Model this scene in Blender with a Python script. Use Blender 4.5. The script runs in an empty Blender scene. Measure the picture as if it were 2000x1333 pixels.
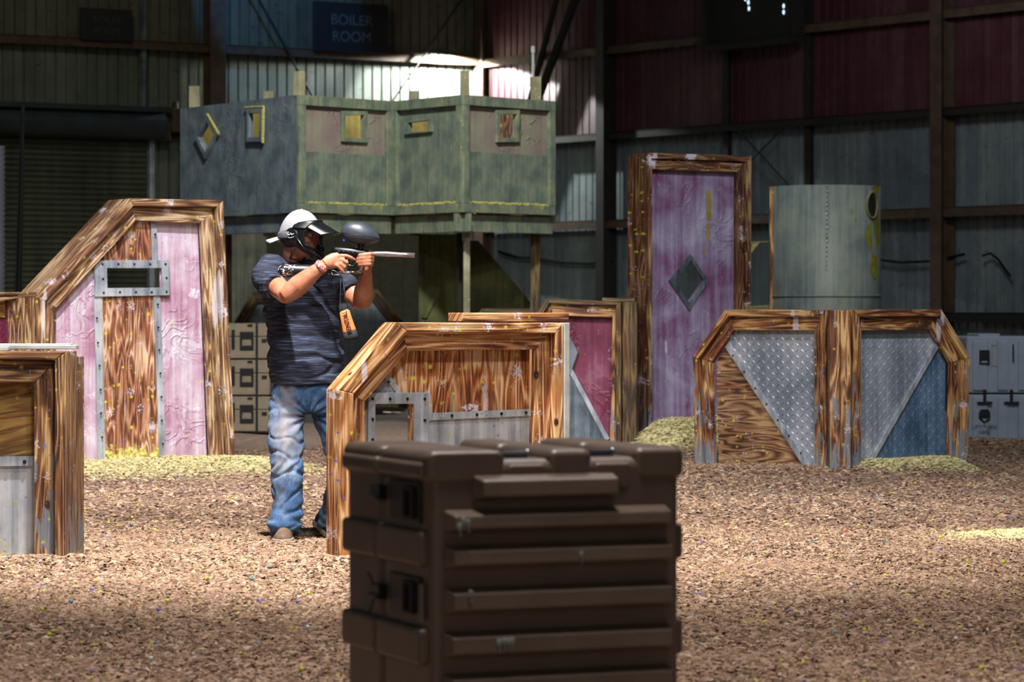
import bpy, bmesh, math, random
import numpy as np
from mathutils import Vector, Matrix, noise
from mathutils.geometry import tessellate_polygon
random.seed(7)
PI = math.pi
SC = bpy.context.scene
COL = SC.collection
H, FPX, HY = 1.22, 6000.0, 605.0          # eye height in m, focal length in px, horizon row

# ---------------- camera, world, lights, exposure ----------------
cam = bpy.data.cameras.new('camera'); camo = bpy.data.objects.new('camera', cam); COL.objects.link(camo)
camo.location = (0, 0, H); camo.rotation_euler = (PI/2, 0, 0)
cam.sensor_width = 36; cam.lens = 36*FPX/2000; cam.shift_y = -(666.5-HY)/2000
cam.clip_end = 200
cam.dof.use_dof = True; cam.dof.focus_distance = 16.0; cam.dof.aperture_fstop = 5.2
SC.camera = camo
SC.view_settings.view_transform = 'Standard'; SC.view_settings.look = 'None'
SC.view_settings.gamma = 1; SC.view_settings.exposure = 0.0
SC.view_settings.use_curve_mapping = False

world = bpy.data.worlds.new('world'); SC.world = world; world.use_nodes = True
bg = world.node_tree.nodes['Background']; bg.inputs[0].default_value = (0.62, 0.78, 0.80, 1); bg.inputs[1].default_value = 0.05

def lamp(name, kind, loc, target, power, color, size=0.3, spot=80, blend=0.4):
    l = bpy.data.lights.new(name, kind); l.energy = power; l.color = color
    if kind == 'SPOT':
        l.spot_size = math.radians(spot); l.spot_blend = blend; l.shadow_soft_size = size
    elif kind == 'AREA':
        l.shape = 'DISK'; l.size = size
    else: l.shadow_soft_size = size
    o = bpy.data.objects.new(name, l); COL.objects.link(o); o.location = loc
    d = Vector(target) - Vector(loc); o.rotation_euler = d.to_track_quat('-Z', 'Y').to_euler()
    return o
lamp('key_floodlight', 'SPOT', (-1.2, 13.2, 7.2), (-1.2, 16.6, 0.6), 5200, (1.0, 0.95, 0.91), 0.12, 80, 0.9)
lamp('left_floodlight', 'SPOT', (-2.6, 17.4, 7.2), (-2.9, 22.4, 0.6), 3500, (1.0, 0.96, 0.96), 0.15, 66, 0.8)
lamp('centre_floodlight', 'SPOT', (-0.2, 11.4, 7.4), (-0.1, 15.2, 0.8), 1300, (1.0, 0.93, 0.84), 0.15, 60, 0.9)
lamp('right_floodlight', 'SPOT', (2.9, 16.0, 7.4), (3.0, 22.5, 0.5), 1800, (0.95, 0.97, 1.0), 0.3, 74, 0.8)
lamp('right_pool_light', 'SPOT', (3.9, 15.4, 7.0), (3.0, 16.2, 0), 2600, (0.98, 1.0, 0.86), 0.15, 18, 1.0)
lamp('case_top_light', 'SPOT', (0.5, 10.6, 6.0), (0.15, 8.6, 0.85), 620, (0.95, 0.95, 1.0), 0.2, 20, 0.6)  # added spot that brightens the top of the foreground case
lamp('near_ceiling_light', 'AREA', (0.3, 7.7, 7.5), (0.2, 9.0, 0), 560, (1.0, 0.93, 0.90), 1.2)  # added soft overhead fill for the foreground, no real fixture
lamp('entrance_daylight', 'AREA', (-3.0, -4.0, 4.5), (0.0, 9.0, 0.5), 110, (1.0, 0.95, 0.90), 4.0)  # added weak frontal fill from behind the camera
lamp('tower_light', 'SPOT', (-0.9, 22.5, 8.5), (-1.4, 30.5, 2.4), 4300, (0.97, 1.0, 0.94), 0.4, 56, 0.8)
lamp('drum_light', 'SPOT', (1.6, 23.0, 8.0), (2.9, 28.5, 1.8), 650, (0.95, 1.0, 0.92), 0.4, 44, 0.9)  # added fill that brightens the drum
lamp('corner_worklight', 'SPOT', (-0.85, 44.30, 4.86), (-1.40, 45.05, 0), 1000, (0.94, 1.0, 0.97), 0.04, 172, 0.06)  # unseen spot added for the corner glow, standing in for daylight through translucent sheeting
lamp('blue_wall_light', 'SPOT', (-2.9, 40.2, 7.4), (-3.35, 42.9, 5.75), 330, (0.10, 0.42, 1.0), 0.05, 42, 0.35)
lamp('wall_wash_right', 'SPOT', (3.5, 31.0, 6.5), (5.0, 40.0, 2.0), 460, (0.92, 0.95, 1.0), 0.6, 80, 0.9)
lamp('wall_wash_left', 'SPOT', (-5.0, 33.0, 8.0), (-5.4, 42.0, 3.8), 330, (1.0, 0.95, 0.70), 0.6, 90, 0.9)

for px_ in (757, 776, 806):      # unseen spots added for three bright ground patches far behind the middle barrier
    x_ = (px_-1000)/FPX*36.3; lamp('roof_hole_light', 'SPOT', (x_, 36.3, 6.5), (x_, 36.3, 0), 7000, (0.9, 1.0, 0.97), 0.002, 1.0, 0.1)

# ---------------- helpers ----------------
def P(px, py, D): return Vector(((px-1000)/FPX*D, D, H-(py-HY)/FPX*D))
def hexc(h, k=1.0):
    h = h.lstrip('#'); c = [int(h[i:i+2], 16)/255 for i in (0, 2, 4)]
    return tuple([(x/12.92 if x <= .04045 else ((x+.055)/1.055)**2.4)*k for x in c])+(1,)

class Plane:
    """a vertical plane through two ground points; pixels are carried on to it as (u, z) metres"""
    def __init__(s, x0, D0, x1, D1, z=0.0):
        s.A = Vector(((x0-1000)/FPX*D0, D0, z)); B = Vector(((x1-1000)/FPX*D1, D1, z))
        s.len = (B-s.A).length; s.U = (B-s.A).normalized(); s.V = Vector((-s.U.y, s.U.x, 0)); s.rz = math.atan2(s.U.y, s.U.x)
        s.z = z
    def uv(s, px, py):
        d = Vector(((px-1000)/FPX, 1, -(py-HY)/FPX)); o = Vector((0, 0, H))
        t = (s.A-o).dot(s.V)/d.dot(s.V); p = o+d*t
        return ((p-s.A).dot(s.U), p.z-s.z)
    def poly(s, pts): return [s.uv(*p) for p in pts]

def empty(name, loc=(0, 0, 0), rz=0, label=None, cat=None, group=None):
    o = bpy.data.objects.new(name, None); COL.objects.link(o); o.location = loc; o.rotation_euler = (0, 0, rz)
    o.empty_display_size = .1
    return tag(o, label, cat, group)
def tag(o, label=None, cat=None, group=None, kind=None):
    if label: o['label'] = label
    if cat: o['category'] = cat
    if group: o['group'] = group
    if kind: o['kind'] = kind
    return o

class MB:
    def __init__(s): s.v = []; s.f = []; s.uv = []; s.mi = []; s.off = (random.uniform(0, 40), random.uniform(0, 40))
    def add(s, vs, fs, uvf=None, mi=0):
        b = len(s.v); s.v += [tuple(p) for p in vs]
        for f in fs:
            s.f.append([b+i for i in f]); s.mi.append(mi)
            s.uv.append([uvf(vs[i]) if uvf else (vs[i][0], vs[i][2]) for i in f])
    def newoff(s): s.off = (random.uniform(0, 40), random.uniform(0, 40))
    def guv(s, g):
        g = Vector(g).normalized() if g else Vector((0, 1)); ox, oy = s.off
        return lambda p: (p[0]*g.x+p[2]*g.y+ox, -p[0]*g.y+p[2]*g.x+p[1]+oy)
    def prism(s, poly, y0, y1, grain=None, holes=(), mi=0):
        loops = [list(poly)]+[list(h) for h in holes]
        tris = tessellate_polygon([[Vector((p[0], p[1], 0)) for p in l] for l in loops])
        flat = [p for l in loops for p in l]; n = len(flat)
        vs = [(p[0], y0, p[1]) for p in flat]+[(p[0], y1, p[1]) for p in flat]
        fs = []
        for t in tris:
            a, b, c = [flat[i] for i in t]
            cr = (b[0]-a[0])*(c[1]-a[1])-(b[1]-a[1])*(c[0]-a[0])
            t = list(t) if cr > 0 else list(t)[::-1]
            fs.append(t); fs.append([n+i for i in t[::-1]])
        st = 0
        for k, l in enumerate(loops):
            m = len(l); area = sum(l[i][0]*l[(i+1) % m][1]-l[(i+1) % m][0]*l[i][1] for i in range(m))
            ccw = area > 0
            if k > 0: ccw = not ccw
            for i in range(m):
                a, b = st+i, st+(i+1) % m
                fs.append([b, a, n+a, n+b] if ccw else [a, b, n+b, n+a])
            st += m
        s.add(vs, fs, s.guv(grain), mi)
    def box(s, x0, x1, y0, y1, z0, z1, grain=None, mi=0):
        s.prism([(x0, z0), (x1, z0), (x1, z1), (x0, z1)], y0, y1, grain, (), mi)
    def hull8(s, pts, mi=0):
        """8 corners: bottom ring 0-3 then top ring 4-7"""
        s.add(pts, [[3, 2, 1, 0], [4, 5, 6, 7], [0, 1, 5, 4], [1, 2, 6, 5], [2, 3, 7, 6], [3, 0, 4, 7]], None, mi)
    def tube(s, pts, rad, seg=10, cap=True, up=None, mi=0):
        """pts: Vectors; rad: number / list / list of (a,b) with b along 'up'"""
        pts = [Vector(p) for p in pts]; n = len(pts)
        if not isinstance(rad, (list, tuple)): rad = [rad]*n
        up0 = Vector(up) if up is not None else None
        vs = []; prev = None
        for i, p in enumerate(pts):
            t = (pts[min(i+1, n-1)]-pts[max(i-1, 0)]).normalized()
            if up0 is None:
                r = prev if prev is not None else (Vector((0, 0, 1)) if abs(t.z) < .9 else Vector((1, 0, 0)))
            else: r = up0
            b = (r-t*r.dot(t))
            if b.length < 1e-5: b = Vector((1, 0, 0))-t*t.x
            b.normalize(); a = t.cross(b).normalized(); prev = b
            ra, rb = (rad[i] if isinstance(rad[i], (list, tuple)) else (rad[i], rad[i]))
            for k in range(seg):
                w = 2*PI*k/seg; vs.append(p+a*(ra*math.cos(w))+b*(rb*math.sin(w)))
        fs = []
        for i in range(n-1):
            for k in range(seg):
                k2 = (k+1) % seg; fs.append([i*seg+k, i*seg+k2, (i+1)*seg+k2, (i+1)*seg+k])
        if cap:
            fs.append(list(range(seg))[::-1]); fs.append([(n-1)*seg+k for k in range(seg)])
        s.add(vs, fs, None, mi)
    def ball(s, c, r, seg=16, rings=10, axes=None, fn=None, mi=0):
        c = Vector(c); r = Vector(r) if isinstance(r, (tuple, list, Vector)) else Vector((r, r, r))
        ax = axes or (Vector((1, 0, 0)), Vector((0, 1, 0)), Vector((0, 0, 1)))
        vs = []; 
        def pt(a, b):
            q = Vector((math.cos(a)*math.cos(b), math.sin(a)*math.cos(b), math.sin(b)))
            if fn: q = Vector(fn(q))
            return c+ax[0]*(q.x*r.x)+ax[1]*(q.y*r.y)+ax[2]*(q.z*r.z)
        vs.append(pt(0, -PI/2))
        for j in range(1, rings):
            for k in range(seg): vs.append(pt(2*PI*k/seg, -PI/2+PI*j/rings))
        vs.append(pt(0, PI/2)); fs = []
        for k in range(seg): fs.append([0, 1+(k+1) % seg, 1+k])
        for j in range(rings-2):
            for k in range(seg):
                a = 1+j*seg; k2 = (k+1) % seg; fs.append([a+k, a+k2, a+seg+k2, a+seg+k])
        a = 1+(rings-2)*seg
        for k in range(seg): fs.append([a+k, a+(k+1) % seg, len(vs)-1])
        s.add(vs, fs, None, mi)
    def grid(s, nu, nv, fn, closed=False, skip=None, mi=0):
        vs = [fn(i/(nu-(0 if closed else 1)), j/(nv-1)) for j in range(nv) for i in range(nu)]
        fs = []
        for j in range(nv-1):
            for i in range(nu if closed else nu-1):
                if skip and skip(i, j): continue
                i2 = (i+1) % nu; fs.append([j*nu+i, j*nu+i2, (j+1)*nu+i2, (j+1)*nu+i])
        s.add(vs, fs, None, mi)
    def build(s, name, mat, parent=None, bevel=0, smooth=False, segs=2, solid=0, sub=0):
        me = bpy.data.meshes.new(name); me.from_pydata(s.v, [], s.f)
        uvl = me.uv_layers.new(name='UVMap'); flat = [c for f in s.uv for uvp in f for c in uvp]
        uvl.data.foreach_set('uv', flat)
        for m in (mat if isinstance(mat, (list, tuple)) else [mat]): me.materials.append(m)
        me.polygons.foreach_set('material_index', s.mi)
        if smooth: me.polygons.foreach_set('use_smooth', [True]*len(me.polygons))
        if len(s.f) < 60000:
            bm = bmesh.new(); bm.from_mesh(me); bmesh.ops.recalc_face_normals(bm, faces=bm.faces); bm.to_mesh(me); bm.free()
        me.update()
        o = bpy.data.objects.new(name, me); COL.objects.link(o)
        if parent: o.parent = parent
        if solid:
            md = o.modifiers.new('solid', 'SOLIDIFY'); md.thickness = solid; md.offset = 0
        if bevel:
            md = o.modifiers.new('bevel', 'BEVEL'); md.width = bevel; md.segments = segs; md.limit_method = 'ANGLE'; md.angle_limit = math.radians(35)
            if smooth is False and segs > 2:
                me.polygons.foreach_set('use_smooth', [True]*len(me.polygons)); md.harden_normals = True
        if sub:
            md = o.modifiers.new('sub', 'SUBSURF'); md.levels = sub; md.render_levels = sub
        return o

def bake(o, voxel=None, smooth_it=0, fn=None, sub=0):
    """apply a voxel remesh and smoothing for good, then move each vertex by fn(co, normal)"""
    if voxel:
        m = o.modifiers.new('r', 'REMESH'); m.mode = 'VOXEL'; m.voxel_size = voxel; m.use_smooth_shade = True
    if smooth_it:
        m = o.modifiers.new('s', 'SMOOTH'); m.iterations = smooth_it; m.factor = .6
    dg = bpy.context.evaluated_depsgraph_get(); dg.update()
    me = bpy.data.meshes.new_from_object(o.evaluated_get(dg))
    o.modifiers.clear(); mats = list(o.data.materials); o.data = me
    if not me.materials:
        for mm in mats: me.materials.append(mm)
    if fn:
        co = [v.co.copy() for v in me.vertices]; no = [v.normal.copy() for v in me.vertices]
        for v, c, n in zip(me.vertices, co, no): v.co = c+fn(c, n)
    me.polygons.foreach_set('use_smooth', [True]*len(me.polygons)); me.update()
    return o

def text_mesh(name, body, size, mat, parent, loc, rot, ext=.001, align='CENTER'):
    cu = bpy.data.curves.new(name, 'FONT'); cu.body = body; cu.size = size; cu.extrude = ext; cu.align_x = align; cu.align_y = 'CENTER'
    t = bpy.data.objects.new(name, cu); COL.objects.link(t)
    dg = bpy.context.evaluated_depsgraph_get(); dg.update()
    me = bpy.data.meshes.new_from_object(t.evaluated_get(dg)); me.name = name
    bpy.data.objects.remove(t); me.materials.clear(); me.materials.append(mat)
    o = bpy.data.objects.new(name, me); COL.objects.link(o); o.parent = parent; o.location = loc; o.rotation_euler = rot
    return o

# ---------------- materials ----------------
class Mat:
    def __init__(s, name, rough=.7, metal=0.0, spec=None):
        s.m = bpy.data.materials.new(name); s.m.use_nodes = True; s.t = s.m.node_tree
        s.b = s.t.nodes['Principled BSDF']; s.b.inputs['Roughness'].default_value = rough; s.b.inputs['Metallic'].default_value = metal
        if spec is not None: s.b.inputs['Specular IOR Level'].default_value = spec
    def n(s, typ, ins=None, **props):
        nd = s.t.nodes.new('ShaderNode'+typ)
        for k, v in props.items(): setattr(nd, k, v)
        for k, v in (ins or {}).items(): s.set(nd.inputs[k], v)
        return nd
    def set(s, sock, v):
        if hasattr(v, 'is_output'): s.t.links.new(v, sock)
        else: sock.default_value = v
    def math(s, op, a, b=None, c=None, clamp=False):
        nd = s.n('Math', operation=op, use_clamp=clamp); s.set(nd.inputs[0], a)
        if b is not None: s.set(nd.inputs[1], b)
        if c is not None: s.set(nd.inputs[2], c)
        return nd.outputs[0]
    def coord(s, kind='Object', scale=(1, 1, 1), loc=(0, 0, 0)):
        tc = s.n('TexCoord'); mp = s.n('Mapping', {'Vector': tc.outputs[kind], 'Scale': scale, 'Location': loc})
        return mp.outputs[0]
    def noise(s, vec, scale, detail=3, rough=.55, dist=0.0):
        return s.n('TexNoise', {'Vector': vec, 'Scale': scale, 'Detail': detail, 'Roughness': rough, 'Distortion': dist}).outputs['Fac']
    def ramp(s, fac, stops, interp='LINEAR'):
        nd = s.n('ValToRGB', {'Fac': fac}); cr = nd.color_ramp; cr.interpolation = interp
        while len(cr.elements) < len(stops): cr.elements.new(.5)
        for e, (p, c) in zip(cr.elements, stops):
            e.position = p; e.color = c if len(c) == 4 else tuple(c)+(1,)
        return nd.outputs[0]
    def mask(s, fac, lo, hi):
        nd = s.n('MapRange', {'Value': fac, 'From Min': lo, 'From Max': hi}); nd.clamp = True
        return nd.outputs[0]
    def mix(s, fac, a, b, mode='MIX'):
        nd = s.n('Mix', data_type='RGBA', blend_type=mode); s.set(nd.inputs[0], fac); s.set(nd.inputs[6], a); s.set(nd.inputs[7], b)
        return nd.outputs[2]
    def color(s, c): s.set(s.b.inputs['Base Color'], c); return s
    def rough(s, c): s.set(s.b.inputs['Roughness'], c); return s
    def bump(s, h, dist=.005, strength=1.0, prev=None):
        ins = {'Height': h, 'Distance': dist, 'Strength': strength}
        nd = s.n('Bump', ins)
        if prev is not None: s.t.links.new(prev, nd.inputs['Normal'])
        s.t.links.new(nd.outputs[0], s.b.inputs['Normal']); return nd.outputs[0]
    def splat(s, vec, scale, radius, seed, dist=.06, stretch=1.0):
        """round burst marks: distorted voronoi cells, most of them left empty"""
        mp = s.n('Mapping', {'Vector': vec, 'Location': (seed*3.1, seed*1.7, seed*2.3), 'Scale': (1, 1, stretch)}).outputs[0]
        nz = s.n('TexNoise', {'Vector': mp, 'Scale': scale*7, 'Detail': 4, 'Roughness': .7}).outputs['Color']
        va = s.n('VectorMath', {0: nz, 1: (.5, .5, .5)}, operation='SUBTRACT').outputs[0]
        vs = s.n('VectorMath', {0: va, 3: dist}, operation='SCALE').outputs[0]
        v2 = s.n('VectorMath', {0: mp, 1: vs}, operation='ADD').outputs[0]
        vo = s.n('TexVoronoi', {'Vector': v2, 'Scale': scale}); sep = s.n('SeparateColor', {0: vo.outputs['Color']})
        r = s.math('MULTIPLY', s.math('MAXIMUM', s.math('SUBTRACT', sep.outputs[0], .66), 0), radius*1.9)
        return s.mask(s.math('SUBTRACT', r, vo.outputs['Distance']), 0.0, .04)

def wear(M, col, white=1, yellow=1, grey=0.0, ybase=.16, seed=1):
    """paint marks that lie on a barrier: pale bursts, yellow specks, violet specks, grey paint remains, yellow crust at the foot"""
    ob = M.coord('Object'); fl = M.n('Mapping', {'Vector': ob, 'Scale': (1, .3, 1)}).outputs[0]
    z = M.n('SeparateXYZ', {0: ob}).outputs[2]
    if grey:
        g = M.noise(M.n('Mapping', {'Vector': ob, 'Scale': (3.5, 3.5, .9), 'Location': (seed, 0, 0)}).outputs[0], 5, 5, .7)
        g = M.math('SUBTRACT', g, M.math('MULTIPLY', M.math('MINIMUM', z, 1.0), .22))
        col = M.mix(M.math('MULTIPLY', M.mask(g, .52-grey, .56-grey), .85), col, hexc('#6e7a86'))
    if white:
        for k, (sc, r) in enumerate(((5.5, .45*white), (12, .55*white))):
            col = M.mix(M.math('MULTIPLY', M.splat(fl, sc, r, seed+k*5, .16), .75), col, hexc('#d8d4e2'))
        col = M.mix(M.math('MULTIPLY', M.splat(fl, 9, .5*white, seed+9, .03, .16), .55), col, hexc('#d6d2de'))
    if yellow:
        col = M.mix(M.splat(fl, 30, .50*yellow, seed+13, .05), col, hexc('#c9c23c'))
        col = M.mix(M.splat(fl, 40, .42*min(1, yellow+.05), seed+17, .03), col, hexc('#6b5fa8'))
        yb = M.noise(fl, 14, 4, .7)
        yb = M.math('ADD', M.math('MULTIPLY', M.math('SUBTRACT', ybase, z), 2.2), M.math('SUBTRACT', yb, .5))
        col = M.mix(M.mask(yb, .0, .10), col, M.ramp(M.noise(fl, 45, 3), [(.35, hexc('#7d7433')), (.55, hexc('#d8d06a')), (.75, hexc('#e8e2b0'))]))
    return col

def wood(name, dark='#3a1a0c', mid='#8a5122', light='#d9a763', rings=9, plank=True, grey=0.0, white=1, yellow=1, ybase=.12, seed=1, rough=.62, extra=None):
    M = Mat(name, rough)
    uv = M.n('UVMap').outputs[0]
    v = M.n('Mapping', {'Vector': uv, 'Scale': (.8, 9, 1) if plank else (.9, 6.5, 1), 'Location': (seed, seed*2, 0)}).outputs[0]
    base = M.noise(v, 1.15 if plank else 1.2, 2.2, .5, .25)
    lines = M.math('SINE', M.math('MULTIPLY', base, rings*8.2))
    fine = M.noise(M.n('Mapping', {'Vector': uv, 'Scale': (4, 130, 1)}).outputs[0], 1.0, 3, .6)
    f = M.math('ADD', M.math('MULTIPLY', lines, .20), M.math('MULTIPLY', fine, .85))
    big = M.noise(uv, 2.0, 2)
    f = M.math('ADD', f, M.math('MULTIPLY', M.math('SUBTRACT', big, .5), .8))
    f = M.math('ADD', f, .10)
    col = M.ramp(f, [(.0, hexc(dark, .8)), (.30, hexc(dark)), (.48, hexc(mid, .8)), (.62, hexc(mid)), (.78, hexc(light, .9)), (1, hexc(light))])
    # bleached and reddened streaks
    sv = M.n('Mapping', {'Vector': uv, 'Scale': (1.3, 9, 1), 'Location': (seed*2, 3, 0)}).outputs[0]
    bl = M.noise(sv, 1.3, 3, .6)
    col = M.mix(M.math('MULTIPLY', M.mask(bl, .56, .70), .55), col, hexc(light, 1.05))
    col = M.mix(M.math('MULTIPLY', M.mask(bl, .44, .32), .5), col, M.mix(.5, hexc(dark, 1.2), hexc('#8a3c1c')))
    # knots
    kv = M.n('TexVoronoi', {'Vector': M.n('Mapping', {'Vector': uv, 'Scale': (1, 1.6, 1)}).outputs[0], 'Scale': 2.6})
    kn = M.mask(kv.outputs['Distance'], .075, .045)
    col = M.mix(kn, col, hexc('#2a1409'))
    col = wear(M, col, white, yellow, grey, ybase, seed)
    M.color(col); M.bump(f, .0035, .8)
    return M.m

def painted(name, c1, c2, c3, streak=1, wrinkle=1, white=1, yellow=1, ybase=.14, seed=1, rough=.55, grey=0, metal=0, sc=1.0, bump=.012):
    """painted or metal sheet: blotches, vertical streaks, raised wrinkles"""
    M = Mat(name, rough, metal)
    ob = M.coord('Object', loc=(seed*1.3, 0, seed*.7))
    bl = M.noise(ob, 2.6*sc, 5, .62, .3)
    st = M.noise(M.n('Mapping', {'Vector': ob, 'Scale': (26, 26, 1.1)}).outputs[0], 1.0*sc, 4, .65)
    f = M.math('ADD', M.math('MULTIPLY', bl, .75), M.math('MULTIPLY', M.math('SUBTRACT', st, .25), .5*streak))
    col = M.ramp(f, [(.38, hexc(c1)), (.52, hexc(c2)), (.68, hexc(c3))])
    col = wear(M, col, white, yellow, grey, ybase, seed+3)
    M.color(col)
    if wrinkle:
        w = M.noise(ob, 5.5, 2, .5, 1.2); w = M.math('ABSOLUTE', M.math('SUBTRACT', w, .5)); w = M.mask(w, .055, .0)
        g = M.mask(M.noise(ob, 1.7, 1), .47, .6)
        M.bump(M.math('ADD', M.math('MULTIPLY', M.math('MULTIPLY', w, g), wrinkle), M.math('MULTIPLY', st, .12)), bump, .7)
    else: M.bump(st, .002, .6)
    return M.m

def plain(name, c, rough=.6, metal=0, var=.25, scale=8, spec=None, bump=0, trans=0):
    M = Mat(name, rough, metal, spec); nz = M.noise(M.coord('Object'), scale, 4, .6)
    c1 = hexc(c, 1-var); c2 = hexc(c, 1+var)
    M.color(M.ramp(nz, [(.3, c1), (.7, c2)]))
    if bump: M.bump(nz, bump)
    if trans: M.b.inputs['Transmission Weight'].default_value = trans
    return M.m

W_LEFT = wood('weathered_wood_left', '#42281a', '#8a6240', '#dcc29a', 7, white=1.2, seed=2, ybase=.05)
W_MID = wood('weathered_wood_middle', '#5a2c16', '#b47a48', '#ecc898', 6, white=1.0, seed=5, ybase=-1)
W_NEAR = wood('weathered_wood_near', '#33190c', '#7a5030', '#c2a06c', 8, white=.8, seed=9, grey=.05, ybase=.03)
W_RIGHT = wood('weathered_wood_right', '#381a0e', '#84502a', '#d0a870', 7, white=.9, grey=.10, seed=12, ybase=.06)
W_TALL = wood('weathered_wood_tall', '#30170d', '#6a4024', '#a88c5c', 8, white=1.2, grey=.09, seed=17)
W_BACK = wood('dull_wood_back', '#2c1e10', '#5c4426', '#87713e', 6, white=.4, yellow=.6, seed=21, ybase=-1)
W_OLIVE = wood('olive_stained_wood', '#4a4a20', '#7c7440', '#a8985c', 5, white=.2, yellow=.8, seed=23, ybase=-1)
PLY_MID = wood('plywood_orange', '#5c2c14', '#b06a36', '#dcba92', 9, plank=False, white=1.1, yellow=1.3, seed=31, ybase=-1)
PLY_LEFT = wood('plywood_red_brown', '#542818', '#a46a48', '#e0c0a2', 11, plank=False, white=1.2, yellow=1.2, seed=33, ybase=.22)
PLY_RIGHT = wood('plywood_brown', '#3a2214', '#8c6444', '#b4946c', 10, plank=False, white=.6, seed=35, ybase=.06)
PLY_NEAR = wood('plywood_near', '#35200e', '#84602e', '#ab8848', 8, plank=False, white=.8, seed=37)
PINK = painted('pink_painted_panel', '#a4738e', '#bb9cb2', '#d0cad8', 1.2, .8, 1.2, .9, .12, 3)
VIOLET = painted('violet_painted_panel', '#6c4066', '#867696', '#a5a2ba', 1.0, .6, .5, .6, .2, 8)
MAROON = painted('maroon_painted_panel', '#5e1836', '#76304c', '#966a7c', .8, .6, .5, .5, .05, 11)
GALV = painted('galvanised_metal', '#7a8490', '#a6aeb8', '#ccd2da', 1.2, 0, .7, 1, .06, 14, .48, 0, .35)
GALV_DK = painted('dark_galvanised_metal', '#323b44', '#525e68', '#7f8a94', 1.2, 0, .3, .5, .05, 16, .55, 0, .35)
DIAM = painted('diamond_plate', '#7a8694', '#9ca6b4', '#c2c8d2', .9, 0, .3, .5, .06, 18, .40, 0, .35)
DIAM_BLUE = painted('blue_diamond_plate', '#435c78', '#6280a0', '#86a0bc', .9, 0, .3, .5, .08, 19, .42, 0, .35)
TOWER_BLUE = painted('tower_blue_grey_board', '#566270', '#707e88', '#8e958c', .8, .3, .1, .4, -5, 41, .7, sc=1.6)
TOWER_GREEN = painted('tower_green_grey_board', '#55625c', '#707a6c', '#8c907c', .9, 0, .1, .4, -5, 43, .7, sc=1.6)
TOWER_PINK = painted('tower_faded_pink_board', '#86706f', '#8a8474', '#989480', .8, .8, .1, .4, -5, 45, .7)
TOWER_TRIM = painted('tower_olive_trim', '#55635c', '#737c68', '#969472', 1, 0, .1, .7, -5, 47, .7, sc=2)
OCHRE = painted('ochre_inner_board', '#7a6a2c', '#a08c44', '#c2ae68', .8, 0, .2, .4, -5, 49, .7)
DRUMM = painted('grey_green_drum_sheet', '#5e6a6e', '#76817f', '#8c9286', 1.4, 0, .1, .1, -5, 51, .5)
CRUST = plain('yellow_paint_crust', '#b9b060', .8, 0, .4, 60, bump=.01)
BOLT = plain('dark_bolt', '#25272a', .5, .6)
BLACK = plain('black_plastic', '#15171b', .35, 0, .15, 12)
BROWNCASE = plain('brown_moulded_plastic', '#5c4d42', .40, 0, .18, 5, bump=.002)
TANCASE = plain('tan_moulded_plastic', '#776a58', .55, 0, .15, 9)
GREYCASE = plain('pale_grey_moulded_plastic', '#7e8a99', .55, 0, .12, 6)
RUSTST = plain('rusty_brown_steel', '#4a3a2c', .75, .1, .35, 6)
DARKST = plain('dark_steel', '#1d1a16', .8, .1, .3, 6)
WHITE = plain('dull_white_paint', '#a8aaa6', .6)
# ================= THE SETTING =================
MOUNDS = []   # (x0,y0,x1,y1, height, width in front, yellow amount)
def mound(a, b, h, w, yel): MOUNDS.append((a[0], a[1], b[0], b[1], h, w, yel))
mound((-3.55, 21.7), (-2.1, 22.35), .13, .85, 1.15)
mound((-2.75, 14.6), (-2.12, 14.62), .05, .22, .35)
mound((1.25, 24.0), (1.75, 24.3), .38, .38, 1.3)
mound((1.30, 22.95), (2.38, 22.1), .07, .45, .25)
mound((2.6, 22.2), (3.2, 22.6), .12, .24, 1.1)
mound((2.7, 16.5), (3.6, 15.8), .04, .42, .95)
mound((3.7, 26.2), (5.2, 26.2), .10, .5, .0)
mound((-.82, 14.6), (.25, 15.3), .03, .4, .3)
def ground(x, y):
    """height and paint amount of the bark at numpy arrays x, y"""
    z = np.zeros_like(x); yl = np.zeros_like(x)
    for (x0, y0, x1, y1, h, w, yel) in MOUNDS:
        dx, dy = x1-x0, y1-y0; L = dx*dx+dy*dy
        t = np.clip(((x-x0)*dx+(y-y0)*dy)/L, 0, 1)
        d = np.hypot(x-x0-t*dx, y-y0-t*dy)
        g = np.exp(-(d/w)**2); z = np.maximum(z, h*g); yl = np.maximum(yl, yel*np.exp(-(d/(w*1.25))**2))
    z = z+.018*np.sin(x*2.1+.7*y)*np.sin(y*1.3-x*.4)+.012*np.sin(x*5.3+1)*np.sin(y*4.1)
    return z, yl
def gz(x, y): return float(ground(np.array([float(x)]), np.array([float(y)]))[0][0])

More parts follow.
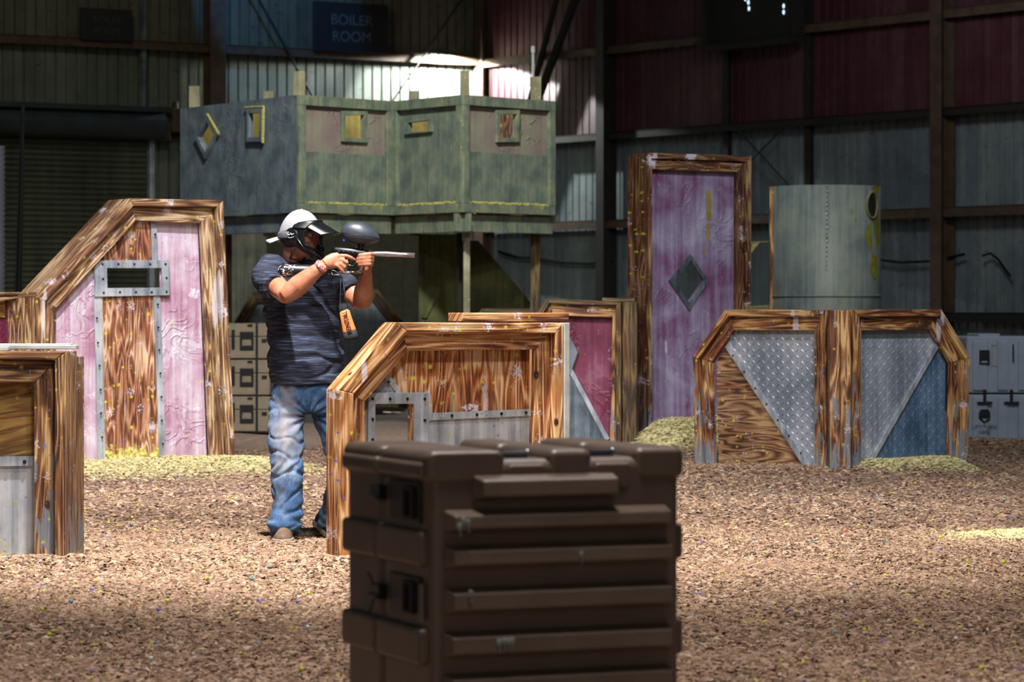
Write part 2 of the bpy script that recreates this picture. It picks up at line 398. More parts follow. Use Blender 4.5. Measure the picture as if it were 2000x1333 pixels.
def bark_mat(name, chips):
    M = Mat(name, .9); ob = M.coord('Object')
    yl = M.n('Attribute', attribute_name='paint').outputs['Fac']
    if chips:
        rnd = M.n('NewGeometry').outputs['Random Per Island']
        col = M.ramp(rnd, [(0, hexc('#4e3a2c')), (.2, hexc('#725845')), (.5, hexc('#957861')), (.78, hexc('#ad8e75')), (.94, hexc('#bda188')), (1, hexc('#cbb6a0'))])
        pn = M.math('ADD', M.noise(ob, 7, 3), M.math('MULTIPLY', M.math('SUBTRACT', rnd, .5), .5))
        big = M.noise(ob, .8, 3)
        col = M.mix(M.math('MULTIPLY', M.mask(big, .42, .62), .3), col, hexc('#9a7c64'))
        # scattered specks of colour: a few chips only
        r2 = M.n('TexWhiteNoise', {'Vector': M.n('CombineXYZ', {0: rnd, 1: rnd}).outputs[0]}, noise_dimensions='3D').outputs['Value']
        sp = M.math('GREATER_THAN', r2, .993)
        pc = M.ramp(M.n('TexWhiteNoise', {'W': M.math('MULTIPLY', rnd, 371)}, noise_dimensions='1D').outputs['Value'],
                    [(0, hexc('#c8c83a')), (.5, hexc('#b9b23a')), (.62, hexc('#7f7ab8')), (.78, hexc('#5d8f96')), (.9, hexc('#c8603e')), (1, hexc('#d8d8d8'))], 'CONSTANT')
        col = M.mix(M.math('MULTIPLY', sp, .8), col, pc)
    else:
        n1 = M.noise(ob, 60, 4, .7); n2 = M.noise(ob, 18, 4, .6)
        f = M.math('ADD', M.math('MULTIPLY', n1, .6), M.math('MULTIPLY', n2, .4)); pn = n2
        col = M.ramp(f, [(.34, hexc('#4a382e')), (.48, hexc('#80685a')), (.6, hexc('#a08472')), (.72, hexc('#b89e8c'))])
        M.bump(f, .02, 1)
    ym = M.mask(M.math('ADD', M.math('MULTIPLY', yl, 1.15), M.math('SUBTRACT', pn, 1.15)), 0, .3)
    M.color(M.mix(M.math('MULTIPLY', ym, .82), col, M.ramp(M.noise(ob, 30, 2), [(.3, hexc('#a89c62')), (.55, hexc('#d2ca90')), (.75, hexc('#e4dfc4'))])))
    return M.m
def set_paint(me, yl):
    a = me.attributes.new('paint', 'FLOAT', 'POINT'); a.data.foreach_set('value', yl.astype(np.float32))

# floor mesh
xs = np.concatenate([np.linspace(-16, -6, 30, endpoint=False), np.linspace(-6, 6, 240, endpoint=False), np.linspace(6, 16, 30)])
ys = np.concatenate([np.linspace(-2, 9, 30, endpoint=False), np.linspace(9, 27, 360, endpoint=False), np.linspace(27, 50, 60)])
X, Y = np.meshgrid(xs, ys); Z, YL = ground(X.ravel(), Y.ravel())
rng = np.random.default_rng(3)
nx, ny = len(xs), len(ys)
me = bpy.data.meshes.new('floor'); idx = np.arange(nx*ny).reshape(ny, nx)
quads = np.stack([idx[:-1, :-1], idx[:-1, 1:], idx[1:, 1:], idx[1:, :-1]], -1).reshape(-1, 4)
me.from_pydata(np.stack([X.ravel(), Y.ravel(), Z], 1).tolist(), [], quads.tolist()); set_paint(me, YL)
me.polygons.foreach_set('use_smooth', [True]*len(me.polygons)); me.materials.append(bark_mat('bark_base', False))
fl = bpy.data.objects.new('floor', me); COL.objects.link(fl); tag(fl, 'brown shredded bark ground of the hall', 'floor', kind='structure')

# bark chips
def chips(n, ymin, ymax, smin, smax):
    u = rng.random(n); y = np.sqrt(ymin**2+u*(ymax**2-ymin**2)); x = (rng.random(n)*2-1)*(y*.19+.25)
    return x, y, rng.uniform(smin, smax, n)
parts = [chips(165000, 9.6, 17, .009, .028), chips(85000, 17, 27, .012, .030)]
x = np.concatenate([p[0] for p in parts]); y = np.concatenate([p[1] for p in parts]); L = np.concatenate([p[2] for p in parts])
for (x0, y0, x1, y1, h, w, yel) in MOUNDS:       # denser crust of chips on the mounds
    k = 5000; t = rng.random(k); r = rng.normal(0, w*.7, k); a = rng.random(k)*2*PI
    x = np.concatenate([x, x0+t*(x1-x0)+r*np.cos(a)]); y = np.concatenate([y, y0+t*(y1-y0)+r*np.sin(a)]); L = np.concatenate([L, rng.uniform(.012, .032, k)])
n = len(x); z, yl = ground(x, y)
w = L*rng.uniform(.22, .5, n); th = rng.random(n)*2*PI; tilt = rng.normal(0, .22, n); roll = rng.normal(0, .38, n)
ct, st = np.cos(th), np.sin(th); ux, uy, uz = ct*np.cos(tilt), st*np.cos(tilt), np.sin(tilt)
vx, vy, vz = -st*np.cos(roll), ct*np.cos(roll), np.sin(roll)
c = np.stack([x, y, z+rng.uniform(.002, .012, n)], 1); U = np.stack([ux, uy, uz], 1)*L[:, None]; V = np.stack([vx, vy, vz], 1)*w[:, None]
top = c+np.array([0, 0, 1])*rng.uniform(.003, .009, n)[:, None]+U*rng.uniform(-.3, .3, n)[:, None]
verts = np.stack([c-U, c-V*.8+U*.2, c+U, c+V*.8-U*.2, top], 1).reshape(-1, 3)
b = (np.arange(n)*5)[:, None, None]; tri = b+np.array([[0, 1, 4], [1, 2, 4], [2, 3, 4], [3, 0, 4]])[None]
me = bpy.data.meshes.new('bark_chips'); me.vertices.add(n*5); me.vertices.foreach_set('co', verts.ravel().astype(np.float32))
nt = n*4; me.loops.add(nt*3); me.loops.foreach_set('vertex_index', tri.reshape(-1).astype(np.int32)); me.polygons.add(nt)
me.polygons.foreach_set('loop_start', np.arange(nt, dtype=np.int32)*3); me.update(calc_edges=True)
set_paint(me, np.repeat(yl, 5)); me.materials.append(bark_mat('bark_chip', True))
o = bpy.data.objects.new('bark_chips', me); COL.objects.link(o)
o.parent = fl; tag(o, 'loose brown bark chips covering the whole ground', kind='stuff')

# ---------------- walls ----------------
def sheet_mat(name, c1, c2, c3, seed, rough=.55):
    M = Mat(name, rough, .15); ob = M.coord('Object', loc=(seed, 0, seed))
    panel = M.noise(M.n('Mapping', {'Vector': ob, 'Scale': (1.1, 0, .12)}).outputs[0], 1, 2)
    st = M.noise(M.n('Mapping', {'Vector': ob, 'Scale': (6, 6, .35)}).outputs[0], 1, 5, .7)
    bl = M.noise(ob, 2.2, 5, .7)
    f = M.math('ADD', M.math('ADD', M.math('MULTIPLY', panel, .35), M.math('MULTIPLY', st, .4)), M.math('MULTIPLY', bl, .3))
    col = M.ramp(f, [(.38, hexc(c1)), (.52, hexc(c2)), (.68, hexc(c3))])
    sp = M.math('MULTIPLY', M.mask(M.noise(ob, 9, 4, .7), .60, .68), .6)
    col = M.mix(sp, col, hexc('#1c1c1a')); M.color(col); return M.m
S_OLIVE = sheet_mat('olive_grey_sheet', '#45443a', '#5a584a', '#6e6d5c', 2)
S_GREY = sheet_mat('grey_blue_sheet', '#4a5048', '#62695f', '#7e8578', 5)
S_MAROON = sheet_mat('maroon_sheet', '#36161c', '#4c242c', '#62424a', 8)
S_LOW = sheet_mat('grey_green_lower_sheet', '#464f54', '#667278', '#8b958f', 11)

def corrugated(name, plane, u0, u1, bands, label, pitch=.152, hgt=.03):
    """bands: (z0, z1, depth offset, material); trapezoid ribs are real folds of the sheet"""
    root = empty(name, plane.A, plane.rz); tag(root, label, None, kind='structure')
    for (z0, z1, dy, mat) in bands:
        m = MB(); vs = []; n = int((u1-u0)/pitch)
        for i in range(n):
            for (f, d) in ((0, 0), (.80, 0), (.86, hgt), (.94, hgt)):
                vs.append((u0+(i+f)*pitch, dy+d))
        a = [(x, y, z0) for x, y in vs]+[(x, y, z1) for x, y in vs]; k = len(vs)
        m.add(a, [[i, i+1, k+i+1, k+i] for i in range(k-1)])
        m.build('wall_sheet', mat, root)
    return root
CORN = (945, 45.0)
dl = Vector((-10000, -6000)).normalized(); dr = Vector((4500, -6000)).normalized()
cx = (945-1000)/FPX*45
def pxd(v): return 1000+v[0]/v[1]*FPX, v[1]
eL = (cx+dl[0]*14, 45+dl[1]*14); eR = (cx+dr[0]*18, 45+dr[1]*18)
PW_L = Plane(*pxd(eL), 945, 45.0)      # left wall: u runs from the far left end to the corner (14 m)
PW_R = Plane(945, 45.0, *pxd(eR))      # right wall: u runs from the corner
zg1 = PW_L.uv(700, 108)[1]; zr = PW_R.uv(1200, 263)[1]; zl = PW_R.uv(1200, 433)[1]; zt = PW_R.uv(1200, 94)[1]; zb = PW_R.uv(1930, 614)[1]
print('levels', zg1, zr, zl, zt, zb)
corrugated('wall_left', PW_L, 0, 14, [(0, zg1, 0, S_GREY), (zg1, 8.6, -.04, S_OLIVE)], 'corrugated olive and grey steel wall on the left with shutter door')
corrugated('wall_right', PW_R, 0, 18, [(0, zr+.03, 0, S_LOW), (zr, 8.6, -.06, S_MAROON)], 'corrugated steel wall on the right, maroon above and grey below')
def trim(n, plane, items, mat, label):
    root = empty('trim_%d' % n, plane.A, plane.rz); tag(root, label, None, kind='structure')
    m = MB()
    for it in items: m.box(*it)
    m.build('steel_section', mat, root); return root
def girt(n, plane, z, u0, u1, hh, mat, label): trim(n, plane, [(u0, u1, -.20, -.04, z, z+.02), (u0, u1, -.20, -.18, z-hh, z+.02)], mat, label)
girt(1, PW_L, zg1+.02, 0, 13.9, .10, RUSTST, 'rusty horizontal steel rail across the left wall above the shutter door')
girt(2, PW_R, zt, .1, 18, .10, RUSTST, 'rusty horizontal rail high on the maroon wall')
girt(3, PW_R, zr, .1, 18, .08, DARKST, 'dark rail where maroon sheets meet grey sheets')
girt(4, PW_R, zl, .1, 18, .10, RUSTST, 'brown rail across the grey lower sheets, level with the tower floor')
girt(5, PW_R, zb, .1, 18, .10, DARKST, 'low dark rail behind the pale grey transport case')
zg2 = PW_L.uv(320, 258)[1]
girt(6, PW_L, zg2, PW_L.uv(290, 258)[0], 13.9, .08, DARKST, 'lower dark rail of the left wall beside the shutter door')
def column(n, plane, px, w, mat, label, d=.28):
    u = plane.uv(px, 400)[0]
    trim(n, plane, [(u-w/2, u+w/2, -d-.02, -d, 0, 8.6), (u-w/2, u+w/2, -.08, -.065, 0, 8.6), (u-.01, u+.01, -d, -.04, 0, 8.6)], mat, label)
column(7, PW_L, 408, .24, RUSTST, 'dark brown steel column on the left wall behind the tower')
column(8, PW_R, 1204, .17, DARKST, 'brown steel column between the tower and the tall panel')
column(9, PW_R, 1861, .19, RUSTST, 'brown steel column at the right behind the double barrier')
column(10, PW_R, 958, .2, RUSTST, 'steel column in the bright corner of the hall', .2)
column(11, PW_R, 1432, .10, DARKST, 'thin post under the left side of the high vent', .12)
column(12, PW_R, 1592, .10, DARKST, 'thin post under the right side of the high vent', .12)
column(13, PW_L, 273, .07, GALV_DK, 'thin grey post above the shutter door', .12)
def strut(n, pts, r, mat, label, sag=0):
    m = MB(); pts = [Vector(p) for p in pts]
    m.tube(pts, r, 6); o = m.build('trim_%d' % n, mat); tag(o, label, None, kind='structure')
def onplane(plane, px, py, off=.25):
    u, z = plane.uv(px, py); return plane.A+plane.U*u+Vector((0, 0, z))-plane.V*off
strut(14, [onplane(PW_L, 455, -60), onplane(PW_L, 600, 200)], .018, DARKST, 'thin diagonal brace left of the boiler room sign')
strut(15, [onplane(PW_L, 900, -20), onplane(PW_L, 740, 215)], .014, DARKST, 'thin diagonal brace beside the bright corner')
strut(16, [onplane(PW_R, 1182, -260, .25), onplane(PW_R, 1004, 420, .25)], .05, DARKST, 'dark slanting steel strut behind the tower roof posts')
strut(17, [onplane(PW_R, 1245, -250, .25), onplane(PW_R, 1000, 400, .25)], .07, DARKST, 'thicker dark slanting strut right of the tower')
strut(18, [onplane(PW_R, 1470, 255), onplane(PW_R, 1570, 365)], .01, DARKST, 'thin brace falling right behind the drum')
strut(19, [onplane(PW_R, 1560, 250), onplane(PW_R, 1470, 340)], .01, DARKST, 'thin brace rising right behind the drum')

# wall hoses
CABM = plain('matt_black_cable', '#0f1114', .95, 0, .1, 10, 0.1)
def hose(plane, pts, r, label):
    m = MB(); P3 = []
    for i in range(len(pts)-1):
        for k in range(6):
            t = k/6; a, b_ = pts[i], pts[i+1]; P3.append(onplane(plane, a[0]*(1-t)+b_[0]*t, a[1]*(1-t)+b_[1]*t, .1))
    P3.append(onplane(plane, *pts[-1], .1)); m.tube(P3, r, 6)
    o = m.build('wall_cable', CABM, smooth=True); tag(o, label, 'cable', 'cables slung along the walls')
hose(PW_R, [(985, 492), (1020, 503), (1060, 505), (1110, 513), (1160, 515), (1205, 511)], .022, 'black cable slung on the wall right of the tower legs')
hose(PW_R, [(1730, 508), (1770, 513), (1840, 510), (1895, 497)], .018, 'black cable on the grey wall right of the drum')
hose(PW_R, [(1930, 500), (1946, 495), (1960, 506), (1985, 540)], .014, 'short black cable above the pale grey case')
hose(PW_L, [(436, 519), (480, 520), (530, 518)], .016, 'black cable on the wall behind the capped person')
hose(PW_L, [(-20, 596), (30, 590), (60, 560), (100, 552), (150, 553)], .02, 'dark cable drooping across the shutter door')

# roller shutter door
r = empty('door_1', PW_L.A, PW_L.rz, 'large dark roller shutter door at the left'); r['kind'] = 'structure'
ua, zt1 = PW_L.uv(-60, 202); ub, zt2 = PW_L.uv(275, 222); zt1 = PW_L.uv(140, 212)[1]
zc = zt1-.30
m = MB(); k = int((zc)/.075)
vs = []
for i in range(k+1):
    z = i*.075; vs += [(-.20, z), (-.225, z+.02), (-.225, z+.055), (-.20, z+.073)]
a = [(ua, y, z) for y, z in vs]+[(ub, y, z) for y, z in vs]; kk = len(vs)
m.add(a, [[i, kk+i, kk+i+1, i+1] for i in range(kk-1)]); m.build('shutter_curtain', sheet_mat('shutter_slats', '#2f342a', '#454a3c', '#5a5c48', 21), r)
m = MB(); m.tube([(ua, -.42, zt1-.22), (ub+.12, -.42, zt1-.22)], .20, 20); m.box(ua, ub+.16, -.64, -.04, zt1-.05, zt1+.02)
m.build('shutter_drum', plain('dark_blue_grey_steel', '#2f383e', .55, .3, .25, 4), r)
m = MB(); m.box(ub, ub+.07, -.30, -.18, 0, zt1-.4); m.build('guide_rail', GALV, r)
m = MB(); m.box(ub+.25, ub+.50, -.5, -.12, zt1-.30, zt1+.02); m.box(ub+.12, ub+.26, -.42, -.2, zt1-.42, zt1-.1)
m.tube([(ub+.38, -.3, zt1), (ub+.38, -.3, zt1+.12)], .05, 8); m.build('drive_motor', RUSTST, r, .01)

# high vent opening on the right wall (dark board with daylight in a few gaps)
r = empty('window_1', PW_R.A, PW_R.rz, 'dark boarded vent high on the maroon wall with specks of daylight'); r['kind'] = 'structure'
u0, z0 = PW_R.uv(1425, 92); u1, z1 = PW_R.uv(1592, 78); z1 = 8.3
m = MB(); m.box(u0, u1, -.36, -.30, z0, z1); m.build('vent_board', DARKST, r)
m = MB(); m.box(u0-.06, u1+.06, -.42, -.26, z0-.08, z0); m.box(u0-.08, u0, -.42, -.26, z0, z1); m.box(u1, u1+.08, -.42, -.26, z0, z1)
m.build('window_frame', DARKST, r)
GAP = bpy.data.materials.new('daylight_in_gap'); GAP.use_nodes = True
nt = GAP.node_tree; e = nt.nodes['Principled BSDF']; e.inputs['Emission Color'].default_value = (.55, .8, 1, 1); e.inputs['Emission Strength'].default_value = 1.6
for (px, py) in ((1503, 8), (1504, 20), (1572, 15), (1572, 27), (1497, 1)):
    u, z = PW_R.uv(px, py); m = MB(); m.ball((u, -.365, z), (.018, .01, .03), 8, 6); m.build('daylight_gap', GAP, r)

# signs
def sign(px0, py0, px1, py1, label, l1, l2, c):
    u0, z0 = PW_L.uv(px0, py1); u1, z1 = PW_L.uv(px1, py0)
    r = empty('boiler_room_sign', PW_L.A+PW_L.U*((u0+u1)/2)+Vector((0, 0, z0))-PW_L.V*.24, PW_L.rz, label, 'sign', 'dark signs high on the left wall')
    w = (u1-u0)/2; h = z1-z0
    m = MB(); m.box(-w, w, -.03, .03, 0, h); m.build('sign_board', plain('dark_sign_board', '#14181d', .6), r, .004)
    T = plain('faded_sign_lettering', c, .7, 0, .1)
    text_mesh('lettering', l1, h*.30, T, r, (0, -.034, h*.64), (PI/2, 0, 0)); text_mesh('lettering', l2, h*.30, T, r, (0, -.034, h*.30), (PI/2, 0, 0))
sign(597, 13, 741, 101, 'dark sign reading boiler room above the tower', 'BOILER', 'ROOM', '#4a5257')
sign(143, 23, 243, 80, 'small faded dark sign at the far left above the shutter door', 'BOILER', 'ROOM', '#343a3d')

# culvert pipe piece and netting at the left edge
r0 = P(-62, 700, 25.5); m = MB(); pts = []; rr = []
k = 60
z0c = 0; z1c = P(0, 286, 25.5).z
for i in range(k*2+1):
    pts.append((r0.x, r0.y, z0c+(z1c-z0c)*i/(k*2))); rr.append(.30+.006*math.cos(i*PI))
m.tube(pts, rr, 40); o = m.build('corrugated_pipe', plain('pale_grey_ribbed_metal', '#7c828a', .5, .3, .12, 6), smooth=True)
tag(o, 'pale grey ribbed metal pipe standing at the far left edge', 'pipe')
m = MB(); A0 = PW_L
def nf(u, v):
    px = 46-v*8-(18*v+4)*(1-u); q = P(px, 205, 27.5); q.z = q.z*(1-v); q.y += .05*math.sin(u*14+v*3); return q
m.grid(24, 30, nf); o = m.build('netting_curtain', plain('black_netting', '#0e1218', .9), smooth=True, solid=.004)
tag(o, 'narrow black netting hanging in folds before the shutter door', 'netting')
# ================= BARRIERS =================
def boards(pl, root, outer, inner, y0, y1, mat, closed=False, name='frame_board', bevel=.004):
    O, I = pl.poly(outer), pl.poly(inner); n = len(O)
    for i in range(n if closed else n-1):
        j = (i+1) % n; g = (O[j][0]-O[i][0], O[j][1]-O[i][1]); m = MB()
        quad = [O[i], O[j], I[j], I[i]]
        a = sum(quad[k][0]*quad[(k+1) % 4][1]-quad[(k+1) % 4][0]*quad[k][1] for k in range(4))
        m.prism(quad if a > 0 else quad[::-1], y0, y1, g); m.build(name, mat, root, bevel)
def down(pl, pts):
    """first and last point of a px outline are dropped to just under the ground"""
    return pts
def panel(pl, root, name, poly, y0, y1, mat, grain=None, holes=(), bevel=0, label=None):
    m = MB(); m.prism(pl.poly(poly), y0, y1, grain, [pl.poly(h) for h in holes]); o = m.build(name, mat, root, bevel)
    if label: o['label'] = label
    return o
def bolts(pl, root, pts, y, r=.007, name='bolt'):
    for p in pts:
        u, z = pl.uv(*p); m = MB(); m.tube([(u, y, z), (u, y-.006, z)], r, 8); m.build(name, BOLT, root)
def inset(p, q, k): return (p[0]+(q[0]-p[0])*k, p[1]+(q[1]-p[1])*k)
def studs(pl, poly, y, pitch=.046, keep=None):
    """raised slanted lozenges of tread plate inside the px polygon"""
    pg = pl.poly(poly); m = MB()
    def inside(x, z):
        c = False; n = len(pg)
        for i in range(n):
            (x1, z1), (x2, z2) = pg[i], pg[(i+1) % n]
            if (z1 > z) != (z2 > z) and x < (x2-x1)*(z-z1)/(z2-z1)+x1: c = not c
        return c
    xs_ = [p[0] for p in pg]; zs_ = [p[1] for p in pg]
    nx_ = int((max(xs_)-min(xs_))/pitch)+1; nz_ = int((max(zs_)-min(zs_))/pitch)+1
    for i in range(nx_):
        for j in range(nz_):
            x = min(xs_)+(i+.5)*pitch; z = min(zs_)+(j+.5)*pitch
            if not inside(x, z): continue
            a = PI/4 if (i+j) % 2 else -PI/4
            a += PI/2*0; c_, s_ = math.cos(a), math.sin(a); l, w = pitch*.42, pitch*.13
            v = [(x+c_*l, y, z+s_*l), (x-s_*w, y, z+c_*w), (x-c_*l, y, z-s_*l), (x+s_*w, y, z-c_*w),
                 (x+c_*l*.55, y-.006, z+s_*l*.55), (x-c_*l*.55, y-.006, z-s_*l*.55)]
            m.add(v, [[0, 1, 5, 4], [1, 2, 5], [2, 3, 4, 5], [3, 0, 4]])
    return m
def tread(pl, root, poly, y, mat, pitch=.046, name='tread_plate', label=None):
    m = studs(pl, poly, y, pitch); m.prism(pl.poly(poly), y, y+.004); o = m.build(name, mat, root)
    if label: o['label'] = label
    return o

# ---- middle barrier in front of the person
plA = Plane(657, 14.6, 1105, 15.3)
A = empty('wooden_barrier', plA.A, plA.rz, 'low clipped-corner wooden barrier with square opening, directly before the person', 'barrier', 'playing field barriers')
Ob = 1108
boards(plA, A, [(657, Ob), (657, 762), (770, 630), (1094, 632), (1093, Ob)], [(685, Ob), (685, 769), (790, 648), (1079, 651), (1079, Ob)], -.03, .10, W_MID)
boards(plA, A, [(684, Ob), (684, 768), (790, 647), (1079, 650), (1078, Ob)], [(716, Ob), (716, 785), (799, 686), (1050, 683), (1048, Ob)], .015, .055, W_MID)
hole = [(744, 790), (820, 790), (820, 880), (744, 880)]
panel(plA, A, 'plywood_panel', [(716, 1100), (716, 785), (799, 686), (1050, 683), (1048, 1100)][::-1], .075, .095, PLY_MID, (0, 1), [hole])
tread(plA, A, [(730, 768), (790, 768), (759, 733), (730, 768.5)][:3], .069, DIAM, .028)
tread(plA, A, [(716, 1000), (730, 1000), (730, 768), (716, 785)], .069, DIAM, .028)
panel(plA, A, 'metal_strip', [(757, 727), (765, 722), (799, 768), (786, 768)], .060, .068, GALV)
panel(plA, A, 'opening_frame', [(730, 900), (849, 900), (849, 768), (730, 768)], .052, .066, GALV, None, [hole], .002, 'grey metal frame around the square opening')
m = MB(); u0, z0 = plA.uv(818, 880); u1, z1 = plA.uv(828, 790); m.box(u0+.006, u0+.034, .07, .115, z0, z1, (0, 1)); m.build('opening_jamb', W_MID, A)
panel(plA, A, 'metal_strip', [(849, 822), (1049, 813), (1049, 800), (849, 808)], .055, .066, GALV)
panel(plA, A, 'metal_sheet', [(849, 1100), (1048, 1100), (1048, 812), (849, 820)], .066, .074, GALV)
bolts(plA, A, [(738, 780), (772, 780), (806, 780), (840, 780), (738, 820), (840, 822), (738, 860), (893, 813), (942, 811), (990, 809), (1038, 807), (769, 747)], .052)
m = MB(); u, _ = plA.uv(1094, 800); _, zt_ = plA.uv(1100, 631); m.box(u+.003, u+.035, -.035, .30, -.02, zt_, (0, 1)); m.build('edge_strip', WHITE, A, .003)['label'] = 'pale painted edge strip'
# rear box of the barrier
ur, zr_ = plA.uv(970, 625); ur1, _ = plA.uv(1180, 627)
m = MB(); m.box(ur, ur1, .32, .46, zt_+.005, zt_+.05, (1, 0)); m.build('rear_cap_board', W_MID, A, .004)
m = MB(); m.box(ur, ur1, .36, .38, -.02, zt_+.004, (0, 1)); m.build('rear_panel', PLY_MID, A)
us, _ = plA.uv(1090, 700); m = MB(); m.box(us-.05, us, .11, .36, 0, zt_, (0, 1)); m.build('side_panel', W_MID, A)

# ---- large pink barrier on the left
plB = Plane(84, 22.15, 455, 22.85)
B = empty('wooden_barrier', plB.A, plB.rz, 'large pink barrier with slanting top and metal framed slot, left of the person', 'barrier', 'playing field barriers')
yb = 945
boards(plB, B, [(68, yb), (66, 582), (249, 388), (431, 392), (457, yb)], [(86, yb), (84, 589), (256, 403), (418, 406), (441, yb)], -.05, .40, W_LEFT, bevel=.006)
boards(plB, B, [(87, yb), (85, 590), (257, 404), (417, 407), (440, yb)], [(110, yb), (110, 601), (266, 431), (393, 436), (413, yb)], .0, .05, W_LEFT)
slot = [(213, 563), (320, 562), (319, 524), (212, 524)]
panel(plB, B, 'pink_panel', [(110, yb), (413, yb), (393, 434), (266, 429), (110, 599)], .07, .09, PINK, None, [slot], label='pink painted panel')
panel(plB, B, 'plywood_panel', [(210, yb), (320, yb), (304, 578), (202, 580)], .055, .069, PLY_LEFT, (0, 1))
panel(plB, B, 'plywood_panel', [(190, 515), (302, 508), (299, 434), (266, 431)], .055, .069, PLY_LEFT, (0, 1))
panel(plB, B, 'metal_strip', [(197, yb), (211, yb), (203, 578), (188, 578)], .045, .054, GALV)
panel(plB, B, 'metal_strip', [(318, yb), (331, yb), (317, 576), (304, 577)], .045, .054, GALV)
panel(plB, B, 'metal_strip', [(302, 510), (313, 508), (310, 436), (299, 435)], .045, .054, GALV)
panel(plB, B, 'slot_frame', [(188, 580), (335, 577), (333, 508), (187, 509)], .030, .044, GALV, None, [slot], .002, 'grey bolted metal frame around the slot')
bolts(plB, B, [(203, 516), (234, 516), (265, 516), (296, 516), (326, 516), (205, 572), (237, 571), (268, 571), (299, 571), (328, 570), (204, 545), (328, 543),
               (192, 622), (194, 670), (197, 715), (199, 762), (200, 808), (202, 855), (311, 595), (312, 640), (314, 684), (316, 730), (318, 776), (319, 822), (321, 868), (306, 458)], .030, .008)
# wing behind it at the far left
plW = Plane(-70, 21.5, 62, 22.1)
Wg = empty('wooden_barrier', plW.A, plW.rz, 'dark barrier with maroon panel at the far left, joined behind the pink one', 'barrier', 'playing field barriers')
boards(plW, Wg, [(-70, 930), (-70, 578), (64, 578), (64, 930)], [(-48, 930), (-48, 596), (28, 583), (28, 930)], -.02, .10, W_LEFT)
panel(plW, Wg, 'maroon_panel', [(-48, 930), (28, 930), (28, 583), (-48, 596)], .06, .08, MAROON)
panel(plW, Wg, 'plywood_panel', [(-48, 620), (19, 620), (19, 586), (-48, 592)], .045, .059, PLY_NEAR, (1, 0))
panel(plW, Wg, 'cap_board', [(-60, 577), (66, 577), (66, 571), (-60, 572)], -.03, .30, W_LEFT, (1, 0), (), .004)

# ---- near left barrier, cut by the picture edge
plC = Plane(-150, 14.6, 130, 14.6)
Cn = empty('wooden_barrier', plC.A, plC.rz, 'nearest barrier at the left edge with grey metal lower sheet', 'barrier', 'playing field barriers')
boards(plC, Cn, [(-150, 1112), (-150, 685), (131, 687), (131, 1112)], [(-120, 1112), (-120, 703), (109, 704), (109, 1112)], -.03, .12, W_NEAR, bevel=.005)
boards(plC, Cn, [(-120, 1112), (-120, 704), (108, 705), (108, 1112)], [(-90, 1112), (-90, 748), (66, 748), (66, 1112)], .02, .06, W_NEAR)
panel(plC, Cn, 'plywood_panel', [(-90, 893), (66, 893), (66, 748), (-90, 748)], .10, .12, PLY_NEAR, (1, .2))
panel(plC, Cn, 'metal_sheet', [(-90, 1112), (66, 1112), (66, 896), (-90, 896)], .095, .10, GALV)
panel(plC, Cn, 'metal_band', [(-90, 914), (64, 912), (64, 893), (-90, 895)], .080, .094, GALV)
bolts(plC, Cn, [(43, 904), (-20, 905)], .080, .009)
u1, _ = plC.uv(131, 700); _, z1 = plC.uv(131, 687)
m = MB(); m.box(u1-.02, u1+.0, .125, .33, -.02, z1, (0, 1)); m.build('side_board', W_NEAR, Cn, .004)
m = MB(); m.box(u1-.02, u1+.0, .335, .55, -.02, z1-.03, (0, 1)); m.build('side_board', W_NEAR, Cn, .004)
m = MB(); m.box(u1-1.3, u1, .56, .58, -.02, z1-.03, (1, 0)); m.build('rear_board', W_NEAR, Cn, .004)
for (a, b_, y_, dz) in ((-1.5, -.30, .1, 0), (-1.25, .0, .3, .005), (-1.4, -.05, .45, .01)):
    m = MB(); m.box(u1+a, u1+b_, y_, y_+.09, z1+.002+dz, z1+.022+dz, (1, 0)); m.build('top_lath', WHITE, Cn, .003)

# ---- right double barrier
Cx, CD = 1640, 22.0
plD = Plane(1358, 22.9, 1618, 22.15)
Dd = empty('wooden_barrier', P(1640, 605, 22.0)-Vector((0, 0, H)), 0, 'double tread-plate barrier meeting in a corner post at the right', 'barrier', 'playing field barriers')
def sub(root, pl, name='side_frame'):
    """an in-between frame: children are meshes of the same thing, given in the plane's own axes"""
    return root
class Shift(Plane):
    """plane whose meshes are parented to a root elsewhere: the shapes are carried over into the root's axes"""
    pass
def rehome(root, pl, before):
    for o in list(COL.objects):
        if o.name not in before and o.parent is root:
            M_ = Matrix.Translation(pl.A-root.location) @ Matrix.Rotation(pl.rz, 4, 'Z'); o.matrix_basis = M_
bf = set(o.name for o in COL.objects)
boards(plD, Dd, [(1362, 940), (1358, 697), (1421, 605), (1618, 606), (1618, 942)], [(1377, 940), (1368, 701), (1426, 618), (1606, 618), (1606, 942)], -.03, .12, W_RIGHT)
boards(plD, Dd, [(1378, 940), (1369, 702), (1427, 619), (1605, 619), (1605, 942)], [(1394, 940), (1388, 709), (1431, 645), (1589, 645), (1590, 942)], .01, .05, W_RIGHT)
panel(plD, Dd, 'plywood_panel', [(1394, 940), (1586, 940), (1410, 672), (1404, 682), (1388, 709)], .07, .09, PLY_RIGHT, (1, 0))
tread(plD, Dd, [(1582, 930), (1590, 935), (1589, 645), (1431, 645), (1411, 674)], .064, DIAM, .043)
panel(plD, Dd, 'metal_strip', [(1580, 940), (1592, 940), (1415, 668), (1408, 678)], .05, .06, GALV)
bolts(plD, Dd, [(1424, 695), (1446, 727), (1468, 759), (1490, 790), (1512, 821), (1534, 852), (1557, 886)], .05)
rehome(Dd, plD, bf)
plE = Plane(1660, 22.05, 1889, 22.75); bf = set(o.name for o in COL.objects)
